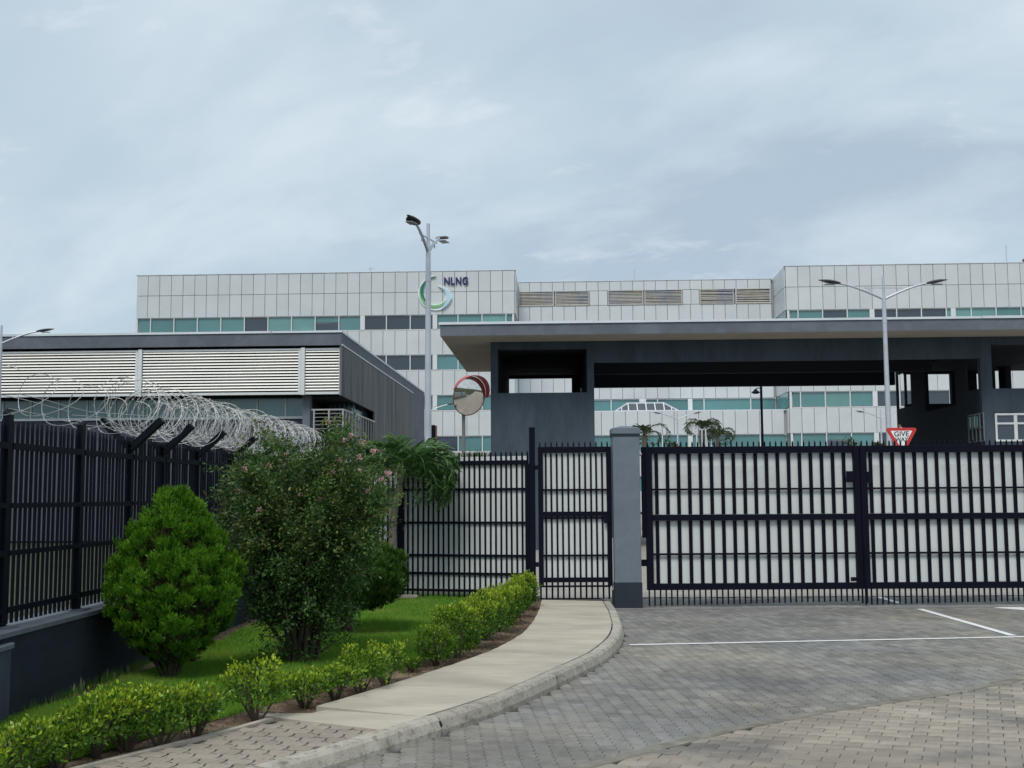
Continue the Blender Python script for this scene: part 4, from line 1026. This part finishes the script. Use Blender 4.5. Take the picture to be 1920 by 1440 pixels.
# razor wire coils
def coil(name, y0, y1, pitch, R, zc_, ph, label, jit=.02, xoff=0.0, barb=True):
    t = thing(name, label, 'razor wire', (0, 0, 0), 0, 'razor wire along the fence top')
    turns = (y1-y0)/pitch; n = int(turns*26); pts = []
    for i in range(n+1):
        u = i/n; th = 2*pi*turns*u+ph
        rr = R*(1+.10*sin(th*.37+ph)+.05*sin(th*.113)); Y = y0+(y1-y0)*u+.12*pitch*sin(th*2.0+ph)+.35*pitch*sin(th)
        pts.append(Vector((fxl(Y)+.015+xoff+cos(th)*rr+.02*sin(th*.21), Y, zc_+sin(th)*rr*.92+.03*sin(u*turns*.9))))
    MB().tube(pts, .0029, 4).build('wire', M['razor'], t)
    if barb:
        mb = MB()
        for i in range(1, n):
            d = (pts[i]-pts[i-1]).normalized(); s = d.orthogonal().normalized(); s = Matrix.Rotation(random.uniform(0, 6.28), 3, d) @ s
            c = pts[i]
            if random.random() < .75: mb.quad(c-s*.0135-d*.010, c-d*.002+s*.002, c+s*.0135-d*.010, c+s*.004+d*.003, c+s*.0135+d*.011, c+d*.005-s*.002, c-s*.0135+d*.011, c-s*.004+d*.002)
        mb.build('barb', M['razor'], t, kind='stuff')
    return t
coil('razor_wire_coil', 11.05, 19.2, .155, .27, 2.60, 0.3, 'dense coil of silver razor wire resting in the fence arms')
coil('razor_wire_coil', 11.2, 19.2, .21, .22, 2.52, 2.1, 'second tighter razor wire coil tangled inside the dense one', xoff=.02)
coil('razor_wire_coil', 12.8, 20.3, .17, .25, 2.62, 4.1, 'razor wire coil crowding the far end of the fence top', xoff=-.02)
coil('razor_wire_coil', 8.5, 11.3, .55, .20, 2.50, 1.0, 'loose stretched strand of razor wire above the nearest fence panels', barb=True)
# straight tie wires
tw = thing('tie_wire', 'thin straight strands strung between the fence arms under the coils', 'wire')
for dx, dz in ((-.26, .13), (.0, .02), (.26, .13)):
    MB().tube([(fxl(Y)+dx*(1 if Y > 10.5 else .3), Y, 2.35+dz+.02*sin(Y*2.3)) for Y in np.linspace(8.8, 19, 24)], .003, 4).build('strand', M['razor'], tw)

# ================================================================== VEGETATION
def plume_crown(cx, cy, base_z, prof_z, prof_r, nplume, blen, mtl, parent, nb=16, inner=0.55, squash=1.0, bw=.010, seed=1, lump=.10, lobes=0, lobe_r=.1):
    r_ = np.random.default_rng(seed)
    zs = np.array(prof_z); rs = np.array(prof_r)
    # sample z weighted by radius
    zt = np.linspace(zs[0], zs[-1], 200); rt = np.interp(zt, zs, rs); cdf = np.cumsum(rt+.03); cdf /= cdf[-1]
    z = np.interp(r_.random(nplume), cdf, zt); th = r_.random(nplume)*2*pi
    lum = 1+lump*np.sin(th*5+z*9+seed)+lump*.8*np.sin(th*3-z*13+2*seed)
    dd = np.where(r_.random(nplume) < .72, r_.uniform(.88, 1.03, nplume), r_.uniform(inner, .9, nplume))
    R = np.interp(z, zs, rs)*lum*dd
    if lobes:
        kp = (z > .45) | (r_.random(nplume) < .25+z*1.3); z, th, lum, dd, R = z[kp], th[kp], lum[kp], dd[kp], R[kp]; nplume = len(z)
    C = np.stack([cx+np.cos(th)*R, cy+np.sin(th)*R*squash, base_z+z], 1)
    outw = np.stack([np.cos(th), np.sin(th), np.zeros(nplume)], 1)
    ax = nrm(np.array([0, 0, 1.])+outw*r_.uniform(.1, .55, (nplume, 1))+r_.normal(size=(nplume, 3))*.15)
    side = nrm(np.cross(ax, outw+r_.normal(size=(nplume, 3))*.45))
    s = r_.uniform(.75, 1.3, nplume)
    if lobes:
        pick = r_.choice(nplume, lobes, replace=False); LC = C[pick]*[1, 1, 1]; fo = outw[pick]
        dm = np.linalg.norm(C[:, None, :]-LC[None], axis=2); j = dm.argmin(1); dn = dm.min(1)/lobe_r
        C = C+(LC[j]-C)*np.clip(.30*dn, 0, .4)[:, None]-outw*(np.clip(dn, 0, 1.6)**2*.036)[:, None]+np.array([0, 0, -.03])*np.clip(dn, 0, 1.3)[:, None]
        dd = np.where(dn > .95, .8, dd)
    Vs, Fs, Ts = [], [], []
    for b in range(nb):
        a = (b/(nb-1)-.5)*1.7+r_.normal(size=nplume)*.12
        st = r_.uniform(0.0, .55, nplume)
        D = ax*np.cos(a)[:, None]+side*np.sin(a)[:, None]+r_.normal(size=(nplume, 3))*.10
        Pp = C+ax*(blen*st*s)[:, None]+side*(np.sin(a)*blen*.25*s)[:, None]
        nn = np.cross(D, side)
        v, f = leafquads(Pp, D, nrm(np.cross(D, nn)+r_.normal(size=(nplume, 3))*.3), blen*.62*s*np.cos(a*.6), bw*s*1.3, .2)
        tt = np.clip((st+.35*np.abs(np.cos(a)))*.7*(dd > .85), 0, 1)
        t4 = np.stack([tt*.2, tt*.6, tt, tt*.6], 1).ravel()
        Fs.append(f+sum(len(q) for q in Vs)); Vs.append(v); Ts.append(t4)
    me = npmesh('foliage', np.concatenate(Vs), np.concatenate(Fs), mtl, tint=np.concatenate(Ts))
    return link('foliage', me, parent)

# conifer
t = thing('conifer_shrub', 'bright green teardrop conifer shrub standing nearest the dark wall', 'shrub', (-3.05, 10.38, .1))
cz = [.12, .20, .36, .58, .90, 1.08, 1.25, 1.38, 1.50, 1.60, 1.68]; cr = [.11, .22, .42, .565, .60, .53, .43, .335, .24, .14, .04]
plume_crown(0.02, 0, .0, cz, cr, 5200, .075, L['conifer'], t, nb=13, bw=.0062, seed=3, lump=.05, lobes=420, lobe_r=.068)
# inner dry fill keeps light out of the core
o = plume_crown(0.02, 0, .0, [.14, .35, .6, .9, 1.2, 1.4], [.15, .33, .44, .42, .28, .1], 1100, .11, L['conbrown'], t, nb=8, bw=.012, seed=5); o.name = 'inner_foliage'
mb = MB()
for i in range(16):
    a = random.uniform(0, 6.28); r = random.uniform(.15, .42)
    mb.tube([(cos(a)*.04, sin(a)*.04, 0), (cos(a)*.12, sin(a)*.10, .15), (cos(a)*r*.8, sin(a)*r*.8, .40), (cos(a)*r, sin(a)*r, .75)], [.016, .014, .009, .004], 5)
mb.build('stem', M['bark'], t)
# round bush behind
t = thing('round_bush', 'clipped dark green bush on a thick trunk behind the pink-flowered shrub', 'bush', (-1.97, 13.8, .1))
plume_crown(0.08, 0, .26, [0, .10, .22, .40, .58, .72, .82], [.26, .46, .58, .62, .54, .36, .10], 2400, .095, L['bush'], t, nb=13, bw=.010, seed=8, lump=.06)
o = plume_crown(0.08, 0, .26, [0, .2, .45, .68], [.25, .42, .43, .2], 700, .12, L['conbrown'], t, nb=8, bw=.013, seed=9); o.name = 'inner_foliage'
MB().tube([(0, 0, -.02), (-.01, 0, .15), (.02, 0, .45)], [.085, .07, .06], 9).tube([(0, 0, .1), (.1, .02, .3), (.2, 0, .5)], [.05, .035, .02], 7).tube([(0, 0, .1), (-.12, .02, .3), (-.22, 0, .5)], [.05, .035, .02], 7).build('trunk', M['bark'], t)

# crape myrtle
t = thing('crape_myrtle', 'large loose dark-leaved shrub with pink flower clusters and many thin stems', 'shrub', (-2.05, 11.32, .1))
tips = []; st = MB(); r_ = np.random.default_rng(21)
def wob(p, q, n, w_):
    o = []
    for i in range(n+1):
        u = i/n; v = np.array(p)*(1-u)+np.array(q)*u; v = v+r_.normal(size=3)*w_*sin(pi*u); o.append(v)
    return o
for i in range(44):
    a = r_.uniform(0, 2*pi); rb = r_.uniform(0, .13); hgt = r_.uniform(1.2, 2.16); rr = r_.uniform(.25, 1.0)*(1-.28*(hgt/2.3)**3)
    p0 = np.array([cos(a)*rb, sin(a)*rb, 0]); p1 = np.array([cos(a)*rr*.45, sin(a)*rr*.42, hgt*.42]); p2 = np.array([cos(a)*rr+.10, sin(a)*rr*.8, hgt])
    path = wob(p0, p1, 4, .02)+wob(p1, p2, 6, .03)[1:]
    st.tube(path, [.016*(1-k/(len(path)))+.003 for k in range(len(path))], 5)
    for k in range(3, len(path)):
        for m_ in range(4 if k > 5 else 3):
            d = nrm(np.array([cos(a), sin(a)*.8, .65])+r_.normal(size=3)*.75); ln2 = r_.uniform(.12, .34); q = path[k]+d*ln2
            st.tube([path[k], (path[k]+q)/2+r_.normal(size=3)*.015, q], [.005, .004, .0025], 4, cap=False); tips.append((path[k], q, q[2]))
for i in range(26):       # low leafy twigs
    a = r_.uniform(0, 2*pi); p0 = np.array([cos(a)*.1, sin(a)*.1, r_.uniform(.05, .5)]); q = p0+np.array([cos(a), sin(a), r_.uniform(.1, .6)])*r_.uniform(.2, .42)
    st.tube([p0, (p0+q)/2, q], [.006, .005, .003], 4, cap=False); tips.append((p0, q, q[2]))
st.build('stem', M['bark'], t)
Pp = []; Dd = []; Tt = []
for p, q, z_ in tips:
    nl = r_.integers(44, 70)
    u = r_.uniform(.1, 1.15, nl)[:, None]; c = p*(1-u)+q*u+r_.normal(size=(nl, 3))*.035
    Pp.append(c); Dd.append(nrm((q-p)[None]*2.0+r_.normal(size=(nl, 3))*.5+np.array([0, 0, -.05]))); Tt.append(np.clip((u[:, 0]-.75)*1.6*r_.uniform(0, 1.1)*(z_ > 1.1), 0, .8))
Pp = np.concatenate(Pp); Dd = np.concatenate(Dd); Tt = np.concatenate(Tt)
v, f = leafquads(Pp, Dd, rv(len(Pp)), rng.uniform(.026, .050, len(Pp)), rng.uniform(.014, .024, len(Pp)), .12)
link('foliage', npmesh('foliage', v, f, L['crape'], tint=np.repeat(Tt, 4)), t)
top = [q for p, q, z_ in tips if z_ > 1.45]; r_.shuffle(top); FC = []
want = [(.50, 2.18), (.60, 2.12), (.72, 2.04), (.58, 1.98), (.86, 1.82), (.80, 1.76), (.66, 1.66), (.45, 1.72), (.38, 1.95)]
for (wx, wz) in want: FC.append((np.array([wx, -.25, wz]), .028))
for q in top[:34]: FC.append((q+np.array([0, 0, .02]), r_.uniform(.014, .026)))
for c, s in FC:
    nl = int(80*s/.035); Pq = c+r_.normal(size=(nl, 3))*s*.5; v, f = leafquads(Pq, r_.normal(size=(nl, 3)), r_.normal(size=(nl, 3)), .016, .014, .3)
    link('flower_cluster', npmesh('flower_cluster', v, f, L['pink']), t)

# palm
def palm(name, label, loc, trunk_pts, trunk_r, crown, fronds, leaf_l, mtl, group=None, lw=.02, nl=26, barkm='palmbark', drop=1.0, shaft=True):
    t = thing(name, label, 'palm tree', loc, 0, group)
    MB().tube(trunk_pts, trunk_r, 10).build('trunk', M[barkm], t)
    c0 = Vector(crown)
    for (az, el, ln_f, curl) in fronds:
        h = Vector((cos(az), sin(az), 0)); p = c0.copy(); e = el; K = []; n = 12
        for i in range(n+1):
            K.append(p.copy()); p = p+(h*cos(e)+Vector((0, 0, 1))*sin(e))*(ln_f/n); e -= curl/n*(1+i*.12)
        mb = MB(); mb.tube(K, [.014*(1-.8*i/n)*(leaf_l/.3) for i in range(n+1)], 4); ra = mb
        KK = np.array([k[:] for k in K]); us = np.linspace(.16, 1.0, nl)
        Vs = []; Fs = []; base = 0; T = []
        for s in (-1, 1):
            pos = np.stack([np.interp(us*n, np.arange(n+1), KK[:, c]) for c in range(3)], 1)
            tan_ = nrm(np.gradient(pos, axis=0)); sd_ = nrm(np.cross(tan_, np.array([0, 0, 1.])))*s
            le = leaf_l*np.sin(pi*(us*.78+.16))**.6*rng.uniform(.85, 1.1, nl)
            dr = nrm(sd_*.95+tan_*.60+np.array([0, 0, .22])+rng.normal(size=(nl, 3))*.20)
            mid_ = pos+dr*le[:, None]*.5; dr2 = nrm(dr+np.array([0, 0, -.75*drop])+rng.normal(size=(nl, 3))*.1); tip = mid_+dr2*le[:, None]*.55
            wv_ = nrm(np.cross(dr, sd_+np.array([0, 0, .6])))*lw/2
            a = np.stack([pos-wv_*.6, pos+wv_*.6, mid_+wv_, mid_-wv_, tip], 1).reshape(-1, 3)
            idx = np.arange(nl)[:, None]*5
            F1_ = idx+np.array([[0, 1, 2, 3]]); F2_ = idx+np.array([[3, 2, 4, 4]])
            Vs.append(a); Fs += [F1_+base]; T.append(np.tile([0.05, .05, .35, .05, .25], nl)*rng.uniform(0, 1.2, nl).repeat(5))
            Fs.append(np.concatenate([F2_[:, :3], F2_[:, 2:3]], 1)+base); base += len(a)
        V4 = np.concatenate(Vs); q4 = [f for i, f in enumerate(Fs) if i % 2 == 0]; t3 = [f[:, :3] for i, f in enumerate(Fs) if i % 2 == 1]
        me = bpy.data.meshes.new('frond'); off = len(V4)
        faces = [tuple(x) for f in q4 for x in f.tolist()]+[tuple(x) for f in t3 for x in f.tolist()]+[tuple(off+i for i in f) for f in ra.f]
        me.from_pydata(V4.tolist()+ra.v, [], faces); me.materials.append(mtl)
        at = me.attributes.new('tint', 'FLOAT', 'POINT'); at.data.foreach_set('value', np.concatenate([np.concatenate(T), np.full(len(ra.v), .5)]).astype(np.float32)); me.update()
        link('frond', me, t)
    return t
fr_ = []
for az, el, ln_f, curl in ((-.2, .75, 1.15, 2.6), (.25, .5, 1.15, 2.4), (-.6, .55, 1.05, 2.5), (.8, .9, 1.0, 2.2), (1.5, .8, .95, 1.9), (2.3, .9, .95, 2.0), (3.1, .9, 1.0, 2.3), (-2.4, .8, 1.0, 2.3), (-1.5, .85, .95, 2.4), (-1.0, 1.1, 1.0, 2.4), (.1, 1.2, 1.15, 2.3), (0.6, 1.35, .95, 1.8), (3.6, .5, .9, 2.2), (-.05, .15, .95, 1.9), (-.9, .2, .85, 2.0), (1.9, 1.35, .9, 1.2)):
    fr_.append((az, el, ln_f, curl))
palm('palm_tree', 'small palm with drooping glossy fronds in front of the back fence', (-1.86, 17.75, .1), [(0, 0, -.02), (.0, 0, .3), (.02, 0, .8), (.03, 0, 1.25), (.08, 0, 1.62), (.18, 0, 1.96)], [.10, .075, .062, .06, .055, .035], (.18, 0, 1.95), [(a, e, l*1.02, c*.76) for a, e, l, c in fr_+[(-.35, .95, 1.2, 2.3), (2.7, 1.15, 1.1, 1.7), (-2.0, 1.2, 1.0, 1.8), (.5, .95, 1.15, 2.3)]], .31, L['palm'], lw=.032, nl=40, drop=.45)
rnd = random.Random(5)
def farpalm(px_, Y, ztop, lab, n=13, lf=2.2):
    p = V(px_, 830, Y)
    frs = [(rnd.uniform(0, 6.28), rnd.uniform(.7, 1.4), lf*rnd.uniform(.75, 1.1), rnd.uniform(2.2, 3.1)) for _ in range(n)]
    palm('palm_tree', lab, (p.x, Y, 0), [(0, 0, 0), (.05, 0, ztop*.5), (0, 0, ztop)], [.2, .16, .12], (0, 0, ztop), frs, .42, L['farpalm'], group='palms in front of the office block', lw=.05, nl=20, drop=1.3)
farpalm(1208, 57, 4.6, 'distant palm partly hidden behind the gate pillar', 10, 2.0)
farpalm(1316, 59, 5.0, 'distant palm with arching fronds behind the flags', 13, 2.0)
farpalm(1346, 63, 4.8, 'distant palm just right of the flags', 10, 1.6)
farpalm(1650, 66, 4.3, 'distant small palm beside the give way sign', 8, 1.0)
def leafball(name, label, x, y, z, rx, rz, n, mtl, ls=.12, cat='bush', group=None):
    t = thing(name, label, cat, (x, y, 0), 0, group)
    c = rv(n)*rng.uniform(.55, 1.0, (n, 1)); c = c*(1+.18*np.sin(c[:, :1]*7+c[:, 2:]*9)); P_ = c*np.array([rx, rx*.8, rz])+np.array([0, 0, z])
    P_[:, 2] = np.maximum(P_[:, 2], .05)
    v, f = leafquads(P_, nrm(c+rng.normal(size=(n, 3))*.8), rv(n), ls, ls*.5, .1)
    link('foliage', npmesh('foliage', v, f, mtl), t); MB().tube([(0, 0, 0), (0, 0, z)], [.08, .05], 6).build('stem', M['bark'], t)
leafball('distant_bush', 'dark rounded bush between two distant palms above the gate', V(1258, 830, 58).x, 58, 2.9, 1.1, 1.3, 3000, L['farpalm'], .22)
leafball('distant_bush', 'sparse green bush before the ground-floor glass left of the give way sign', V(1590, 830, 66).x, 66, 2.9, 1.3, 1.9, 1300, L['farpalm'], .22)
t = thing('spiky_plant', 'small spiky green plant showing over the back fence beside the mirror post', 'plant', (V(893, 850, 24).x, 24, 0)); n = 150
d_ = nrm(np.stack([rng.normal(size=n)*.8, rng.normal(size=n)*.5, np.abs(rng.normal(size=n))+.5], 1)); v, f = leafquads(np.tile([0, 0, 2.25], (n, 1))+rng.normal(size=(n, 3))*[.12, .1, .03], d_, rv(n), rng.uniform(.25, .5, n), .03)
link('foliage', npmesh('foliage', v, f, L['palm'], tint=np.zeros(4*n)), t); MB().tube([(0, 0, 0), (0, 0, 2.3)], .06, 6).build('stem', M['bark'], t)
t = thing('planter_wall', 'low pale wall just above the back fence sheeting beside the mirror post', 'wall', (-1.6, 24.5, 0)); MB().box(-.6, 0, 0, 1.15, .3, 2.62).build('wall', M['yard'], t)

# hedge shrubs
def hedge_shrub(px_, by, ty, wpx, label, seed, gold=1.0, dens_=1.0, leg=.30):
    base = G(px_, by, .1); Y = base.y; sc = Y/FPX; h = (by-ty)*sc*.98-(.03 if px_ < 800 else .012); rw = wpx*sc/2*(1.25 if px_ > 800 else 1.04)
    t = thing('hedge_shrub', label, 'shrub', (base.x, Y, .09), 0, 'low hedge shrubs along the footpath')
    r = np.random.default_rng(seed); n = int(np.clip((4600 if px_ > 800 else 3500)*rw*h*dens_/(.22*.45)*.55, 350, 4200))
    c = rv(n); rad = r.uniform(.35, 1.0, (n, 1))**.5
    c = np.sign(c)*np.abs(c)**.75                     # boxy clipped shape
    kk = 1.0 if px_ > 800 else 1.9
    lum = 1+kk*(.12*np.sin(c[:, :1]*6+seed)+.10*np.sin(c[:, 2:]*8+seed*2)+.08*np.sin(c[:, 1:2]*7+seed*3))
    P_ = c*rad*lum*np.array([rw, rw*.95, h*(1-leg)/2])+np.array([0, 0, h*leg+h*(1-leg)/2])
    up_ = np.clip((P_[:, 2]/h-.55)*2.2, 0, 1)*(rad[:, 0] > .75)
    D_ = nrm(c*.7+np.array([0, 0, .9])+r.normal(size=(n, 3))*.7)
    ll = r.uniform(.020, .040, n)
    v, f = leafquads(P_, D_, rv(n), ll, ll*.55, .15)
    tn = np.clip(up_*r.uniform(.1, 1.25, n)*gold+(r.random(n) < .06)*.6, 0, 1)
    link('foliage', npmesh('foliage', v, f, L['hedge'], tint=np.repeat(tn, 4)), t)
    mb = MB()
    for i in range(9):
        a = r.uniform(0, 6.28); q = np.array([cos(a)*rw*.75, sin(a)*rw*.75, h*r.uniform(.55, .85)]); b0 = np.array([cos(a)*.02, sin(a)*.02, 0])
        mb.tube([b0, (b0+q)/2+r.normal(size=3)*.02+np.array([0, 0, .02]), q], [.010, .007, .004], 5)
    mb.build('stem', M['bark'], t)
rows = [
 (-60, 1500, 1385, 150, 'leafy hedge shrub cut by the left picture edge in the bottom corner', .9),
 (35, 1462, 1352, 150, 'hedge shrub in the bottom left corner, next to the one cut by the picture edge', .8),
 (110, 1440, 1335, 130, 'hedge shrub second from the bottom left corner, with a pale flower speck', .7),
 (178, 1420, 1300, 115, 'hedge shrub where the nearest hedge steps up, left of the golden-topped one', .9),
 (235, 1408, 1290, 115, 'golden-topped hedge shrub left of the conifer stems', 1.1),
 (300, 1398, 1278, 120, 'hedge shrub directly in front of the conifer stems', .9),
 (365, 1386, 1280, 95, 'last shrub at the right end of the nearest hedge, before the gap', .8),
 (482, 1352, 1236, 112, 'yellowish shrub standing alone between two gaps beside the brick footway', 1.4),
 (570, 1326, 1254, 90, 'small shrub before the corner of the raised concrete slab', .9),
 (628, 1312, 1238, 85, 'small shrub just behind the corner of the raised slab', 1.0),
 (676, 1298, 1212, 95, 'taller shrub in front of the round bush trunk, beside the slab edge', .9),
 (722, 1282, 1200, 70, 'upright shrub at the right end of the middle hedge group', .9),
 (772, 1258, 1228, 34, 'tiny seedling shrub alone in the bare soil strip', .3),
 (818, 1246, 1172, 60, 'first low shrub at the near end of the dense back hedge', .5),
 (858, 1232, 1130, 74, 'tall shrub at the near shoulder of the dense back hedge', .9),
 (888, 1214, 1116, 64, 'second tall shrub from the near shoulder of the dense back hedge', 1.0),
 (912, 1198, 1108, 58, 'third tall shrub from the near shoulder of the dense back hedge', 1.0),
 (934, 1184, 1101, 52, 'middle shrub of the dense back hedge', 1.1),
 (953, 1170, 1093, 48, 'third shrub from the gate post in the dense back hedge', 1.1),
 (970, 1156, 1084, 44, 'second shrub from the gate post in the dense back hedge', 1.2),
 (985, 1142, 1073, 42, 'shrub of the dense back hedge standing against the gate post', 1.2)]
for i, (px_, by, ty, wp, lab, gold) in enumerate(rows): hedge_shrub(px_, by, ty, wp, lab, 100+i, gold, leg=.33 if i < 13 else .12)
# weeds, litter of dry leaves on the soil
n = 2600; y = rng.uniform(6.5, 17.5, n); xr = np.array([sx_r(v) for v in y]); xl = np.interp(y, LRy, LRx); x = xl+(xr-xl)*rng.random(n)
P_ = np.stack([x, y, np.full(n, .105)], 1); v, f = leafquads(P_, rng.normal(size=(n, 3))*[1, 1, .2], rv(n), .02, .012)
o = link('leaf_litter', npmesh('leaf_litter', v, f, mat('dry_leaf', (.14, .09, .05), .9, island=.5))); o['kind'] = 'stuff'; o['label'] = 'dry leaves and crumbs scattered on the bare soil strip'; o['category'] = 'leaf litter'
n = 900; y = rng.uniform(8.6, 12, n); x = -3.64+.03*(y-9)+np.abs(rng.normal(size=n))*.04
P_ = np.stack([x, y, np.full(n, .09)], 1); v, f = blades(P_[:500], np.stack([rng.normal(size=500)*.4, rng.normal(size=500)*.4, np.ones(500)], 1), rv(500), .12, .005)
o = link('weeds', npmesh('weeds', v, f, L['grass'], tint=np.zeros(1500))); o['kind'] = 'stuff'; o['label'] = 'wispy weeds at the foot of the dark wall'; o['category'] = 'weeds'
# paint peel marks on the plinth wall foot
pe = MB()
for y_, h_ in ((9.72, .09), (9.86, .12), (9.92, .08), (10.45, .10), (10.6, .05), (10.95, .06)):
    x_ = -3.66+.03*(y_-9)+.003; pe.quad((x_, y_-.03, .08), (x_, y_+.035, .08), (x_, y_+.02, .1+h_*.6), (x_, y_+.0, .1+h_), (x_, y_-.025, .1+h_*.5))
pe.build('peeled_patch', mat('bare_plaster', (.36, .30, .24), .9, var=.2), pwl)
q = G(826, 1358, .085)
t = thing('kerb_hole_patch', 'small dark patch added to stand for a hole in the kerb face near the raised slab corner', 'kerb hole', (q.x, q.y, q.z)); t.scale = (.7, .7, .7)  # flat dark patch added in place of a hole in the kerb
mb = MB(); mb.quad((-.018, -.006, .03), (.0, -.012, .035), (.022, -.012, -.005), (.010, -.012, -.035), (-.006, -.010, -.012)).quad((-.018, .0, .03), (.0, .0, .035), (.022, .0, -.005), (.010, .0, -.035), (-.006, .0, -.012)); mb.build('patch_sheet', M['ink'], t)
